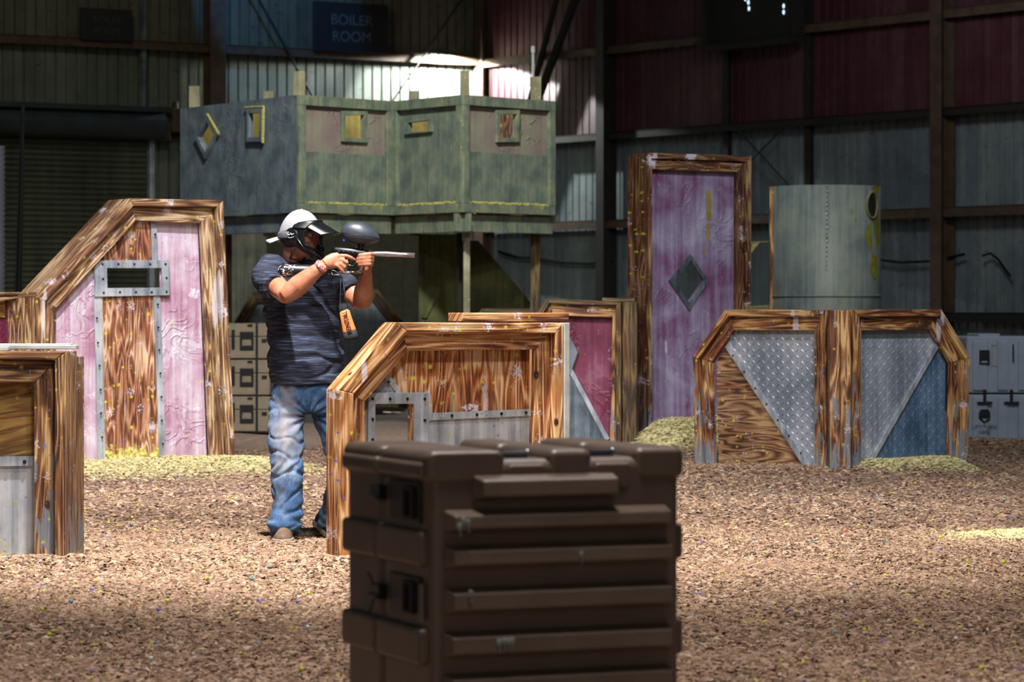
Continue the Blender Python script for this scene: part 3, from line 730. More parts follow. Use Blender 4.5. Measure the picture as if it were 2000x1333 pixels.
boards(plE, Dd, [(1661, 948), (1661, 605), (1833, 605), (1889, 697), (1884, 940)], [(1673, 945), (1673, 618), (1828, 618), (1879, 702), (1875, 940)], -.03, .12, W_RIGHT)
boards(plE, Dd, [(1674, 945), (1674, 619), (1827, 619), (1878, 703), (1874, 940)], [(1684, 945), (1684, 645), (1822, 644), (1860, 709), (1858, 940)], .01, .05, W_RIGHT)
tread(plE, Dd, [(1684, 940), (1706, 902), (1842, 674), (1822, 644), (1684, 645)], .064, DIAM, .043)
tread(plE, Dd, [(1690, 940), (1858, 940), (1860, 709), (1840, 676)], .070, DIAM_BLUE, .043, label='blue-grey tread plate')
panel(plE, Dd, 'metal_strip', [(1688, 935), (1697, 935), (1842, 680), (1838, 672)], .05, .06, GALV)
rehome(Dd, plE, bf); bf = set(o.name for o in COL.objects)
plP = Plane(1619, 22.0, 1660, 22.0)
panel(plP, Dd, 'corner_post', [(1619, 952), (1639, 952), (1639, 606), (1619, 606)], -.06, .10, W_RIGHT, (0, 1), (), .005)
panel(plP, Dd, 'corner_post', [(1640, 952), (1660, 952), (1660, 607), (1640, 607)], -.05, .10, W_RIGHT, (0, 1), (), .005)
rehome(Dd, plP, bf)

# ---- tall violet panel
plT = Plane(1263, 24.2, 1463, 24.65)
T = empty('wooden_barrier', plT.A, plT.rz, 'tall narrow violet panel barrier with diamond window', 'barrier', 'playing field barriers')
boards(plT, T, [(1262, 935), (1262, 299), (1463, 305), (1460, 935)], [(1268, 935), (1268, 310), (1453, 316), (1451, 935)], -.04, .0, W_TALL)
boards(plT, T, [(1269, 935), (1269, 311), (1452, 317), (1450, 935)], [(1273, 935), (1273, 331), (1438, 337), (1436, 935)], -.01, .03, W_TALL)
dh = [(1324, 549), (1350, 592), (1379, 548), (1353, 509)]
panel(plT, T, 'violet_panel', [(1270, 935), (1438, 935), (1440, 335), (1271, 328)], .05, .07, VIOLET, None, [dh], label='violet painted panel')
panel(plT, T, 'window_frame', [(1311, 549), (1351, 607), (1389, 549), (1352, 496)], .03, .045, GALV_DK, None, [dh], .002)
for (sx_, sy0, sy1, sw) in ((1391, 372, 430, 5), (1389, 436, 470, 3), (1384, 480, 498, 2)):
    q = random.Random(sy0); m = MB(); pg_ = [(sx_-sw*q.uniform(.6, 1.1), sy0+(sy1-sy0)*i/6) for i in range(7)]+[(sx_+sw*q.uniform(.6, 1.1), sy1-(sy1-sy0)*i/6) for i in range(7)]
    m.prism(plT.poly(pg_), .0485, .0495); m.build('paint_stain', plain('ochre_paint_run', '#948236', .6), T)['label'] = 'ochre paint run'
uA, zA = plT.uv(1262, 299)
m = MB(); m.box(0, .03, .002, .30, -.02, zA, (0, 1)); m.box(.0, .03, -.0395, 0, 0, .01); m.build('side_board', W_TALL, T, .004)
uB, zB = plT.uv(1463, 305)
m = MB(); m.box(uB-.04, uB-.01, .002, .30, -.02, zB-.03, (0, 1)); m.build('side_board', W_TALL, T, .004)
m = MB(); m.box(.031, uB-.041, .03, .29, zB-.06, zB-.03, (1, 0)); m.build('top_board', W_TALL, T, .004)

# ---- maroon barrier behind the middle one
plF = Plane(1000, 24.0, 1245, 23.9)
Fm = empty('wooden_barrier', plF.A, plF.rz, 'maroon panelled barrier in shade between the middle barrier and the tall panel', 'barrier', 'playing field barriers')
boards(plF, Fm, [(1005, 940), (1005, 680), (1068, 583), (1214, 590), (1214, 940)], [(1016, 940), (1016, 686), (1073, 592), (1204, 597), (1204, 940)], -.03, .14, W_BACK)
boards(plF, Fm, [(1017, 940), (1017, 687), (1074, 593), (1203, 598), (1203, 940)], [(1034, 940), (1034, 695), (1080, 616), (1196, 620), (1190, 940)], .01, .05, W_RIGHT)
panel(plF, Fm, 'maroon_panel', [(1034, 940), (1190, 940), (1196, 618), (1080, 614), (1034, 693)], .07, .09, MAROON, label='maroon painted panel')
panel(plF, Fm, 'metal_sheet', [(1034, 940), (1200, 940), (1186, 858), (1108, 712), (1034, 600)], .052, .066, GALV_DK, label='dark grey triangular metal sheet')
panel(plF, Fm, 'metal_strip', [(1182, 862), (1190, 858), (1112, 712), (1106, 718)], .04, .052, GALV)
panel(plF, Fm, 'diamond_plate', [(1085, 685), (1112, 735), (1128, 688), (1108, 652)], .035, .05, GALV_DK)
panel(plF, Fm, 'post_board', [(1216, 940), (1244, 940), (1244, 590), (1216, 590)], -.02, .14, W_BACK, (0, 1), (), .005)
panel(plF, Fm, 'cap_board', [(1176, 589), (1240, 589), (1240, 582), (1176, 582)], .0, .30, W_BACK, (1, 0), (), .003)

# ---- small shaded barriers under and beside the tower
plG = Plane(452, 38.0, 797, 38.2)
G = empty('wooden_barrier', plG.A, plG.rz, 'shaded barrier with pale tread plate half hidden behind the person', 'barrier', 'playing field barriers')
boards(plG, G, [(452, 800), (452, 640), (492, 571), (738, 566), (796, 640), (796, 800)], [(474, 800), (474, 648), (504, 592), (728, 588), (778, 652), (778, 800)], 0, .10, W_BACK)
tread(plG, G, [(474, 800), (778, 800), (778, 652), (728, 588), (504, 592), (474, 648)], .06, DIAM, .08)
panel(plG, G, 'brace_board', [(660, 800), (688, 800), (784, 670), (770, 655)], .02, .055, W_BACK, (1, 1))
plH = Plane(920, 30.4, 1045, 30.4)
Hh = empty('wooden_barrier', plH.A, plH.rz, 'low dark barrier showing only its top, below the right tower leg', 'barrier', 'playing field barriers')
boards(plH, Hh, [(922, 850), (922, 625), (942, 603), (1042, 604), (1042, 850)], [(934, 850), (934, 632), (948, 612), (1034, 613), (1034, 850)], 0, .12, W_BACK)
panel(plH, Hh, 'plywood_panel', [(934, 850), (1034, 850), (1034, 613), (948, 612), (934, 632)], .05, .07, W_BACK, (1, 0))
plI = Plane(1425, 30.0, 1600, 30.0)
I_ = empty('wooden_barrier', plI.A, plI.rz, 'yellow-stained open timber frame between the tall panel and the drum', 'barrier', 'playing field barriers')
boards(plI, I_, [(1425, 850), (1425, 510), (1448, 474), (1600, 464), (1600, 850)], [(1440, 850), (1440, 530), (1484, 474), (1590, 472), (1590, 850)], 0, .10, W_OLIVE)
panel(plI, I_, 'lower_board', [(1440, 850), (1590, 850), (1590, 592), (1440, 600)], .02, .06, W_OLIVE, (1, 0))

# ================= TOWER =================
zT = 1.22+420*30/FPX; zF = 1.22+190*30/FPX; zS = 1.22+153*30/FPX
c0, c1, c2, c3, c4 = (352, 32.1), (583, 30.0), (767, 30.96), (903, 30.0), (1083, 30.96)
TW = empty('watch_tower', P(760, 605, 30.6)-Vector((0, 0, H)), 0, 'raised green-grey plywood tower on posts with zigzag front and small windows', 'tower')
def tface(a, b, fn):
    pl = Plane(a[0], a[1], b[0], b[1]); bf = set(o.name for o in COL.objects); fn(pl); rehome(TW, pl, bf); return pl
def slab(pl, name, u0, u1, y0, y1, z0, z1, mat, grain=None, bevel=.004, holes=()):
    m = MB(); m.prism([(u0, z0), (u1, z0), (u1, z1), (u0, z1)], y0, y1, grain, holes); return m.build(name, mat, TW, bevel)
def framed(pl, hole, wide, y, mat, nm='window_frame'):
    h = pl.poly(hole); cx_ = sum(p[0] for p in h)/len(h); cz_ = sum(p[1] for p in h)/len(h)
    out = []
    for p in h:
        d = Vector((p[0]-cx_, p[1]-cz_)); k = 1+wide/d.length*1.35; out.append((cx_+d.x*k, cz_+d.y*k))
    m = MB(); m.prism(out, y-.035, y, None, [h]); m.build(nm, mat, TW, .003)
def f1(pl):
    h1 = [(392, 268), (406, 297), (423, 264), (409, 238)]; h2 = [(491, 268), (512, 268), (513, 221), (491, 222)]
    slab(pl, 'wall_board', 0, pl.len-.003, 0, .02, zF, zT, TOWER_BLUE, None, 0, [pl.poly(h1), pl.poly(h2)])
    slab(pl, 'fascia_board', 0, pl.len, .05, .09, zS, zF-.01, TOWER_BLUE)
    framed(pl, h1, .055, -.002, TOWER_BLUE); framed(pl, h2, .05, -.002, TOWER_BLUE)
    for hh, es in ((h1, ((2, 3),)), (h2, ((1, 2), (2, 3)))):
        q = pl.poly(hh); cx_ = sum(p[0] for p in q)/4; cz_ = sum(p[1] for p in q)/4
        for (a, c) in es:
            A_ = Vector((cx_+(q[a][0]-cx_)*1.62, cz_+(q[a][1]-cz_)*1.50)); B_ = Vector((cx_+(q[c][0]-cx_)*1.62, cz_+(q[c][1]-cz_)*1.50))
            m = MB(); m.tube([(A_.x, -.03, A_.y), (B_.x, -.03, B_.y)], .014, 6); m.build('paint_crust', CRUST, TW)
def fz(hole, matp, pinkish=True, plate=False):
    def f(pl):
        L_ = pl.len
        slab(pl, 'wall_board', .02, L_-.02, .03, .05, zF, zT-.05, matp, None, 0, [pl.poly(hole)])
        slab(pl, 'top_rail', 0, L_, -.02, .029, zT-.10, zT, TOWER_TRIM)
        slab(pl, 'bottom_rail', .0, L_, -.015, .029, zF, zF+.09, TOWER_TRIM)
        slab(pl, 'corner_board', 0, .085, -.018, .029, zF+.091, zT-.101, TOWER_TRIM); slab(pl, 'corner_board', L_-.085, L_, -.018, .029, zF+.091, zT-.101, TOWER_TRIM)
        if pinkish: slab(pl, 'lower_sheet', .087, L_-.087, .018, .029, zF+.095, zF+.60, TOWER_GREEN)
        slab(pl, 'fascia_board', -.03, L_+.03, .05, .09, zS, zF-.01, TOWER_TRIM)
        framed(pl, hole, .045, .028, TOWER_TRIM)
        m = MB(); q = random.Random(int(L_*1000))
        for i in range(150):
            u = q.uniform(.09, L_-.09); r_ = q.uniform(.004, .013)
            m.ball((u, q.uniform(-.008, .015), zF+.093+q.uniform(0, .012)), (r_*1.5, r_, r_), 5, 4)
        o = m.build('paint_crust', CRUST, TW); o['kind'] = 'stuff'; o['label'] = 'yellow paint crust on the bottom rail'
    return f
tface(c0, c1, f1)
tface(c1, c2, fz([(674, 269), (711, 271), (711, 225), (674, 225)], TOWER_PINK))
tface(c2, c3, fz([(797, 259), (836, 255), (837, 235), (797, 240)], TOWER_GREEN, False))
tface(c3, c4, fz([(976, 270), (1008, 269), (1009, 223), (976, 224)], TOWER_PINK))
# floor deck, back wall, posts (tower axes: origin at TW)
def tw(c): p = P(c[0], 605, c[1]); return Vector((p.x, p.y, 0))-TW.location
pts = [tw(c)+Vector((0, .16, 0)) for c in (c0, c1, c2, c3, c4)]; b4 = pts[4]+Vector((-.02, 2.6, 0)); b0 = pts[0]+Vector((.3, 1.6, 0))
pg = [(p.x, p.y) for p in pts]+[(b4.x, b4.y), (b0.x, b0.y)]
m = MB(); tr = tessellate_polygon([[Vector((p[0], p[1], 0)) for p in pg]]); n_ = len(pg)
m.add([(p[0], p[1], zS+.12) for p in pg]+[(p[0], p[1], zS+.16) for p in pg], [list(t) for t in tr]+[[n_+i for i in t] for t in tr]+[[i, (i+1) % n_, n_+(i+1) % n_, n_+i] for i in range(n_)])
m.build('floor_deck', OCHRE, TW)
def wallseg(a, b, name, z0, z1, mat):
    d = (b-a); L_ = d.length; m = MB(); m.box(0, L_, 0, .02, z0, z1, (0, 1)); o = m.build(name, mat, TW)
    o.matrix_basis = Matrix.Translation(Vector((a.x, a.y, 0))) @ Matrix.Rotation(math.atan2(d.y, d.x), 4, 'Z'); return o
wallseg(b0, b4, 'rear_wall_board', zF, zT-.05, OCHRE); wallseg(pts[4]+Vector((-.03, .05, 0)), b4+Vector((-.03, -.05, 0)), 'side_wall_board', zF, zT-.05, OCHRE)
wallseg(pts[0]+Vector((.03, .05, 0)), b0+Vector((0, -.05, 0)), 'side_wall_board', zF, zT-.05, OCHRE)
wallseg(tw((560, 31.6)), tw((925, 31.75)), 'inner_wall_board', zF-.05, zT-.03, OCHRE); wallseg(tw((380, 32.55)), tw((560, 31.65)), 'inner_wall_board', zF-.05, zT-.03, OCHRE)
wallseg(tw((930, 31.5)), tw((1070, 31.7)), 'inner_wall_board', zF-.05, zT-.03, PLY_RIGHT)
def post(px0, px1, D, ztop_px, mat=TOWER_TRIM, z0=-.02):
    a = P(px0, ztop_px, D); b = P(px1, ztop_px, D); w = b.x-a.x; m = MB()
    m.box(a.x-TW.location.x, b.x-TW.location.x, D-TW.location.y, D-TW.location.y+w, z0, a.z, (0, 1)); m.build('post', mat, TW, .004)
WP = painted('yellowed_pine_post', '#6e6a4c', '#8c866a', '#aba48a', .8, 0, .2, .8, -5, 55, .7)
for a in ((369, 390, 32.2, 168), (514, 535, 31.9, 178), (573, 596, 30.15, 139), (801, 819, 31.85, 177), (898, 917, 30.15, 138), (1036, 1057, 31.0, 150)):
    post(*a, mat=WP, z0=zS)
post(905, 918, 30.3, 455, WP); post(1036, 1055, 31.2, 455, W_BACK); post(560, 580, 30.4, 455, W_BACK); post(440, 452, 32.3, 455, W_BACK)
post(892, 903, 30.6, 455, DARKST)
a = P(1041, 150, 31.05)-TW.location; b = P(1041, 92, 31.05)-TW.location
m = MB(); m.tube([a, b], .013, 8); m.tube([b-Vector((0, 0, .06)), b+Vector((0, 0, .01))], .022, 8); m.build('thin_pole', WHITE, TW)
# sheets standing under the tower
PG = painted('dull_green_plywood', '#3c3f1e', '#55572c', '#6c6c3c', .8, 0, .1, .3, -5, 57, .8)
plU = Plane(818, 31.4, 1040, 31.6)
U_ = empty('plywood_screen', plU.A, plU.rz, 'dull green plywood screen with sloping edge standing under the tower', 'screen')
panel(plU, U_, 'screen_sheet', [(818, 840), (903, 840), (903, 458), (818, 458)], 0, .02, PG, (0, 1))
panel(plU, U_, 'screen_sheet', [(904, 840), (1040, 840), (1037, 590), (935, 470), (904, 470)], .03, .05, PG, (0, 1))
panel(plU, U_, 'brace_board', [(823, 620), (832, 622), (862, 562), (856, 558)], -.03, -.002, PG, (1, 1))
plV = Plane(436, 39.5, 522, 39.5)
V_ = empty('plywood_screen', plV.A, plV.rz, 'grey-green board screen under the left end of the tower', 'screen')
PV = painted('grey_streaked_boards', '#4c4e46', '#6a6c60', '#868676', 1.2, 0, .1, .3, -5, 59, .8)
for k in range(4): panel(plV, V_, 'board', [(432+k*22, 790), (453+k*22, 790), (453+k*22, 452), (432+k*22, 452)], .01, .03, PV, (0, 1))
# dark sheeting that closes the back of the undercroft
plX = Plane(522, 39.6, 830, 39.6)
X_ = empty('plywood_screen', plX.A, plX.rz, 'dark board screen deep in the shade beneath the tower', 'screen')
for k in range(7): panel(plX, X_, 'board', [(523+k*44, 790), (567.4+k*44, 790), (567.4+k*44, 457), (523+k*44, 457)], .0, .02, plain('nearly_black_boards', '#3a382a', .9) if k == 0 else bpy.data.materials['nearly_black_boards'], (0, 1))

# ================= DRUM =================
dc = P(1613, 605, 28.5); dR = 105*28.5/FPX
DR = empty('drum_bunker', (dc.x, dc.y, 0), 0, 'tall grey-green sheet metal drum with round porthole behind the right barrier', 'drum')
zd = H+(605-361)*28.0/FPX
m = MB(); seg = 64
def dfn(u, v):
    a = 2*PI*u; return Vector((dR*math.cos(a), dR*math.sin(a), v*zd))
m.grid(seg, 3, dfn, closed=True); m.build('drum_wall', DRUMM, DR, smooth=True, solid=.012)
zz = H+(605-578)*28/FPX
m = MB(); m.tube([(0, 0, zz-.012), (0, 0, zz+.012)], dR+.010, 64, cap=False); m.tube([(0, 0, -.02), (0, 0, .04)], dR+.012, 64, cap=False)
m.build('drum_seam', DRUMM, DR, smooth=True, solid=.006)
m = MB(); m.box(-dR-.03, -dR+.005, -.09, .0, 0, zd, (0, 1)); m.build('edge_board', W_RIGHT, DR)
def ringp(a0, z0, rw, k=0):
    """points of a circle drawn on the drum surface around angle a0"""
    out = []
    for i in range(28):
        t = 2*PI*i/28; a = a0+rw*math.cos(t)/dR*.8; out.append(Vector(((dR+k)*math.cos(a), (dR+k)*math.sin(a), z0+rw*math.sin(t)*1.15)))
    return out
m = MB(); aa = -math.acos((1604-1613)/105); m.tube([((dR+.008)*math.cos(aa), (dR+.008)*math.sin(aa), zd-.01-k*.006) for k in range(130)], [.004+.004*math.sin(k*.9) for k in range(130)], 6)
m.build('lap_seam', plain('bright_metal_seam', '#b8c0c4', .2, .9), DR, smooth=True)
a0 = -math.acos(min(1, (1694-1613)/105)); z0 = H+(605-401)*28.2/FPX
rp = ringp(a0, z0, .105, .012); m = MB(); m.tube(rp+[rp[0], rp[1]], .016, 8, cap=False); m.build('porthole_ring', WP, DR, smooth=True)
m = MB(); rq = ringp(a0, z0, .10, .014); cq = sum(rq, Vector())/28; m.add(rq+[cq], [[i, (i+1) % 28, 28] for i in range(28)]); m.build('porthole_opening', DARKST, DR)  # flat dark disc stands in for the darkness inside the porthole
STN = plain('olive_yellow_paint', '#8d8a2c', .6, 0, .25, 20)
for (px, py, w_, h_) in ((1703, 372, 20, 30), (1707, 450, 16, 95), (1688, 460, 14, 60), (1700, 520, 20, 60), (1652, 415, 5, 18), (1608, 376, 9, 6), (1604, 465, 6, 8), (1660, 430, 4, 10)):
    aa = -math.acos(max(-1, min(1, (px-1613)/105.5))); zc_ = H+(605-py)*28.2/FPX; hw = w_*28/FPX/dR/max(.35, abs(math.sin(aa)))/2; q = random.Random(px); N_ = 14
    vs = []
    for i in range(N_):
        t = 2*PI*i/N_; k = q.uniform(.6, 1.1); vs.append(Vector(((dR+.009)*math.cos(aa+hw*k*math.cos(t)), (dR+.009)*math.sin(aa+hw*k*math.cos(t)), zc_+h_*28/FPX/2*k*math.sin(t))))
    yl = MB(); yl.add(vs+[sum(vs, Vector())/N_], [[i, (i+1) % N_, N_] for i in range(N_)])
    yl.build('paint_stain', STN, DR)['label'] = 'yellow paint stain'

# ================= CASES =================
def rbox(root, name, x0, x1, y0, y1, z0, z1, mat, bev=.02, segs=3):
    m = MB(); m.box(x0, x1, y0, y1, z0, z1); return m.build(name, mat, root, bev, False, segs)
# foreground transport case
cA = P(834, 605, 8.0); rz = math.radians(22.5)
CS = empty('transport_case', (cA.x, cA.y, 0), rz, 'large dark brown moulded transport case with ribbed front in the foreground', 'case')
a_, b_, sp, ztp = .746, .671, .372, .825
def bodypart(name, y0, y1):
    m = MB(); m.box(.014, a_-.014, y0, y1, .0, ztp); return m.build(name, BROWNCASE, CS, .028, False, 4)
bodypart('case_base', .004, sp-.004)
lid = bodypart('case_lid', sp+.004, b_-.004)
def band(z0, z1, bulge=.016):
    """flange band wrapping the left and right sides of base and lid"""
    for (y0, y1) in ((.03, sp-.006), (sp+.006, b_-.02)):
        for (x0, x1) in ((-.006-bulge+.012, .06), (a_-.06, a_+bulge-.006)):
            rbox(CS, 'flange', x0, x1, y0, y1, z0, z1, BROWNCASE, .014)
for (z0, z1) in ((.775, ztp-.004), (.545, .640), (.285, .385), (.05, .13)): band(z0, z1)
# top blocks with the latch valleys between them
for (x0, x1) in ((.0, .225), (.345, .475), (.595, a_)):
    for (y0, y1) in ((.0, sp-.008), (sp+.008, b_)):
        rbox(CS, 'top_block', x0, x1, y0, y1, .765, .850, BROWNCASE, .024, 4)
for xx in (.285, .535):
    m = MB(); m.box(xx-.045, xx+.03, .07, .15, ztp-.004, ztp+.010); m.tube([(xx-.04, .085, ztp+.012), (xx+.035, .085, ztp+.012)], .006, 8); m.box(xx-.03, xx+.02, sp-.05, sp+.05, ztp, ztp+.012)
    m.build('latch', BLACK, CS, .003)
    m = MB(); m.ball((xx+.040, .10, ztp+.013), .008, 10, 8); m.build('latch_stud', plain('bright_steel', '#9aa4ac', .25, 1), CS, smooth=True)
    rbox(CS, 'valley_step', xx-.055, xx+.055, .002, .05, .74, .812, BROWNCASE, .012)
# ribs on the ribbed face
ribs = [(.125, .535, .780, .050), (.045, .690, .690, .042), (.045, .695, .598, .045), (.043, .695, .487, .052), (.040, .695, .372, .052), (.040, .695, .262, .045), (.040, .695, .15, .045)]
for (x0, x1, zt_, h) in ribs:
    m = MB(); d = .044
    v = [(x0, .008, zt_-h-.012), (x1, .008, zt_-h-.012), (x1, .02, zt_+.010), (x0, .02, zt_+.010)]
    f = [(x0+.02, -d, zt_-h), (x1-.004, -d, zt_-h), (x1-.004, -d+.004, zt_-.008), (x0+.02, -d+.004, zt_-.008)]
    m.add(v+f, [[4, 5, 6, 7], [3, 2, 1, 0], [0, 1, 5, 4], [1, 2, 6, 5], [2, 3, 7, 6], [3, 0, 4, 7]]); m.build('rib', BROWNCASE, CS, .005)
# paint drips on the ribs
q = random.Random(4); DR_ = plain('pale_dried_paint', '#7f8a86', .6, 0, .3, 40)
for k, (x0, zt_, ln) in enumerate(((.085, .690, .05), (.098, .685, .08), (.075, .675, .05), (.42, .592, .06), (.20, .372, .05), (.212, .37, .07), (.222, .372, .09), (.105, .50, .03), (.185, .37, .02))):
    m = MB(); m.ball((x0, -.044, zt_-.02), (.007, .002, .010), 8, 6); m.tube([(x0, -.0445, zt_-.02), (x0+.002, -.0445, zt_-.045)], .0016, 6); m.build('paint_drip', DR_, CS)
# side handle pockets, stickers, hasps
for (z0, z1) in ((.655, .765), (.405, .515)):
    m = MB(); m.box(.004, .0135, .07, .30, z0, z1); m.build('handle_pocket', BLACK, CS, .006)
    m = MB(); m.box(-.006, .006, .10, .11, z0+.02, z1-.02); m.box(-.006, .006, .16, .17, z0+.02, z1-.02); m.box(-.006, .006, .10, .17, z0+.012, z0+.022); m.box(-.006, .006, .10, .17, z1-.022, z1-.012); m.build('side_handle', DARKST, CS, .003)
STK = plain('worn_grey_sticker', '#5e5a4e', .6)
m = MB(); m.box(.0005, .0035, .035, .062, .40, .50); m.build('sticker', STK, CS)
m = MB(); m.tube([(.012, .50, .44), (.0105, .50, .44)], .055, 24); m.build('sticker', STK, CS)
text_mesh('sticker_lettering', 'LIFT', .03, BOLT, CS, (.0002, .049, .45), (PI/2, 0, -PI/2)) if False else None
for z in (.725, .455):
    m = MB(); m.box(-.012, .014, sp-.035, sp+.035, z-.02, z+.02); m.tube([(-.014, sp-.03, z-.012), (-.014, sp+.03, z-.012)], .007, 8); m.build('hasp', BLACK, CS, .004)

# stack of three tan cases behind the person
pD = 30.1
cz0 = 0.0
cl = P(418, 605, pD); cr = P(508, 605, pD); wS = cr.x-cl.x
ld = ('lowest of the three stacked tan cases behind the person', 'middle one of the three stacked tan cases behind the person', 'topmost of the three stacked tan cases behind the person')
def tan_case(z, label):
    t = empty('equipment_case', (cl.x, pD, z), math.radians(-3), label, 'case', 'stacked tan equipment cases')
    hh = .355; W2 = wS+.10
    rbox(t, 'case_body', 0, W2, 0, .5, .006, hh*.62, TANCASE, .02); rbox(t, 'case_lid', 0, W2, 0, .5, hh*.62+.004, hh-.004, TANCASE, .02)
    px = lambda p: (p-418)/FPX*pD
    m = MB()
    x0, x1 = px(469), px(496); z0, z1 = .09, .27
    m.prism([(x0, z0), (x1, z0), (x1, z1), (x0, z1)], -.012, .002, None, [[(x0+.02, z0+.045), (x1-.02, z0+.045), (x1-.025, z0+.11), (x0+.025, z0+.11)]]); m.build('handle_pocket', BLACK, t, .003)
    m = MB(); m.box(px(453), px(459), -.014, .002, .10, .29); m.build('latch', BLACK, t, .003)
    m = MB(); m.box(px(512), px(522), -.014, .002, .17, .20); m.build('latch', BLACK, t, .003)
    m = MB(); m.box(px(484), px(494), -.012, .0, hh-.03, hh-.012); m.build('clip', BLACK, t, .002)
    m = MB(); m.box(px(436), px(442), -.006, .0, .12, .28); m.build('sticker', WHITE, t)
    return t
for k in range(3): tan_case(gz(cl.x, pD)+.002+k*.358, ld[k])
m = MB(); xs_ = P(502, 605, pD).x; m.box(xs_-.012, xs_+.012, pD-.03, pD-.02, .02, 1.07); m.box(xs_-.012, xs_+.012, pD-.03, pD+.2, 1.078, 1.086)
tag(m.build('cargo_strap', BLACK), 'black strap running down the three stacked tan cases', 'strap')

# pale grey transport case at the right edge
g0 = P(1888, 605, 26.6); GC = empty('transport_case', (g0.x, g0.y, gz(g0.x+.3, 26.6)-.02), math.radians(4), 'pale grey transport case at the right edge', 'case')
k = 26.6/FPX; zq = lambda py: H-(py-HY)*k-GC.location.z
WW = .85
rbox(GC, 'case_base', 0, WW, 0, .6, 0, zq(771), GREYCASE, .02); rbox(GC, 'case_lid', 0, WW, 0, .6, zq(769), zq(657), GREYCASE, .025)
for (x0, x1) in ((.05, .18), (.27, .36), (.45, .56)): 
    rbox(GC, 'rib', x0, x1, -.018, .02, .06, zq(775), GREYCASE, .012); rbox(GC, 'rib', x0, x1, -.018, .02, zq(764), zq(665), GREYCASE, .012)
rbox(GC, 'top_ridge', .11, .30, .02, .5, zq(660), zq(652), GREYCASE, .01)
for x in ((1922-1888)*k, (1975-1888)*k):
    m = MB(); m.box(x-.012, x+.012, -.045, -.016, zq(783), zq(761)); m.box(x-.065, x+.065, -.05, -.016, zq(789), zq(785)); m.build('latch', BLACK, GC, .004)
m = MB(); x = (1922-1888)*k; m.prism([(x-.045, zq(712)), (x+.045, zq(712)), (x+.045, zq(684)), (x-.045, zq(684))], -.032, -.016, None, [[(x-.03, zq(709)), (x+.03, zq(709)), (x+.03, zq(704)), (x-.03, zq(704))]])
m.build('handle', BLACK, GC, .004)
m = MB(); m.prism([(x-.05, zq(818)), (x, zq(828)), (x+.05, zq(818)), (x+.05, zq(808)), (x+.035, zq(800)), (x-.035, zq(800)), (x-.05, zq(808))], -.032, -.016, None, [[(x-.028, zq(817)), (x, zq(824)), (x+.028, zq(817))]])
m.build('pressure_valve', BLACK, GC, .004)
m = MB(); x = (1979-1888)*k; m.box(x-.006, x+.006, -.024, -.016, zq(707), zq(673)); m.build('lid_stay', BLACK, GC)
m = MB(); x = (1940-1888)*k; m.prism([(x-.012, zq(716)), (x+.075, zq(716)), (x+.075, zq(674)), (x-.012, zq(674))], -.0055, .001, None, [[(x-.006, zq(714)), (x+.069, zq(714)), (x+.069, zq(676)), (x-.006, zq(676))]])
m.build('tape_residue', plain('brown_tape_residue', '#8b6c52', .7), GC)
LT = plain('black_stencil', '#1b1d22', .6)
for (tx, py) in (('LIFT/TURN', 835), ('HERE', 845)): text_mesh('lettering', tx, .045, LT, GC, ((1922-1888)*k, -.0200, zq(py)), (PI/2, 0, 0))
# ================= THE PERSON =================
def skin_mat():
    M = Mat('sunlit_skin', .45); nz = M.noise(M.coord('Object'), 14, 4)  # one skin tone, mottled at random
    M.color(M.ramp(nz, [(.3, hexc('#a8664c')), (.55, hexc('#bd8064')), (.75, hexc('#cb9478'))]))
    M.b.inputs['Subsurface Weight'].default_value = .08; M.b.inputs['Subsurface Radius'].default_value = (.012, .004, .002)
    return M.m
SKIN = skin_mat()
def shirt_mat():
    M = Mat('heathered_navy_jersey', .85); ob = M.coord('Object')
    st = M.noise(M.n('Mapping', {'Vector': ob, 'Scale': (9, 9, 150)}).outputs[0], 1, 4, .65)
    M.color(M.ramp(st, [(.36, hexc('#11151f')), (.52, hexc('#232a3e')), (.64, hexc('#4a5674')), (.78, hexc('#8492b0'))])); M.bump(st, .002, .5); return M.m
SHIRT = shirt_mat()
def jean_mat():
    M = Mat('worn_blue_denim', .85); ob = M.coord('Object')
    w = M.noise(M.n('Mapping', {'Vector': ob, 'Scale': (260, 260, 60)}).outputs[0], 1, 2)
    bl = M.noise(ob, 5, 4, .6); f = M.math('ADD', M.math('MULTIPLY', w, .35), M.math('MULTIPLY', bl, .65))
    col = M.ramp(f, [(.36, hexc('#243c5e')), (.52, hexc('#3e628e')), (.66, hexc('#7698ba'))])
    # pale dust and wear on the front of the thigh and knee of the leading leg
    sx = M.n('SeparateXYZ', {0: ob}); dx = M.math('ABSOLUTE', M.math('ADD', sx.outputs[0], .095)); z = sx.outputs[2]
    a = M.math('SUBTRACT', .13, dx); zz = M.math('MULTIPLY', M.math('ABSOLUTE', M.math('SUBTRACT', z, .58)), .26)
    d = M.math('ADD', M.math('SUBTRACT', a, zz), M.math('MULTIPLY', M.math('SUBTRACT', M.noise(ob, 9, 4, .65), .5), .28))
    col = M.mix(M.math('MULTIPLY', M.mask(d, .0, .14), .7), col, hexc('#a39a92'))
    M.color(col); M.bump(w, .0012, .6); return M.m
DENIM = jean_mat()

Dp = 16.1
feet = P(597, 605, Dp); PR = empty('person', (feet.x, Dp, 0), 0, 'person in backwards cap, mask, navy t-shirt and jeans aiming a paintball marker', 'person')
PO = PR.location.copy()
def Q(px, py, D): return P(px, py, D)-PO
ROOTM = Matrix.Translation((0, 0, 0))
Gd = 15.80
# --- head frame
Fh = Vector((.86, -.50, -.10)).normalized(); Uh = Vector((0, 0, 1)); Uh = (Uh-Fh*Uh.dot(Fh)).normalized(); Rh = Fh.cross(Uh).normalized()
HC = Q(588, 461, 16.0)
def hd(f, r, u): return HC+Fh*f+Rh*r+Uh*u
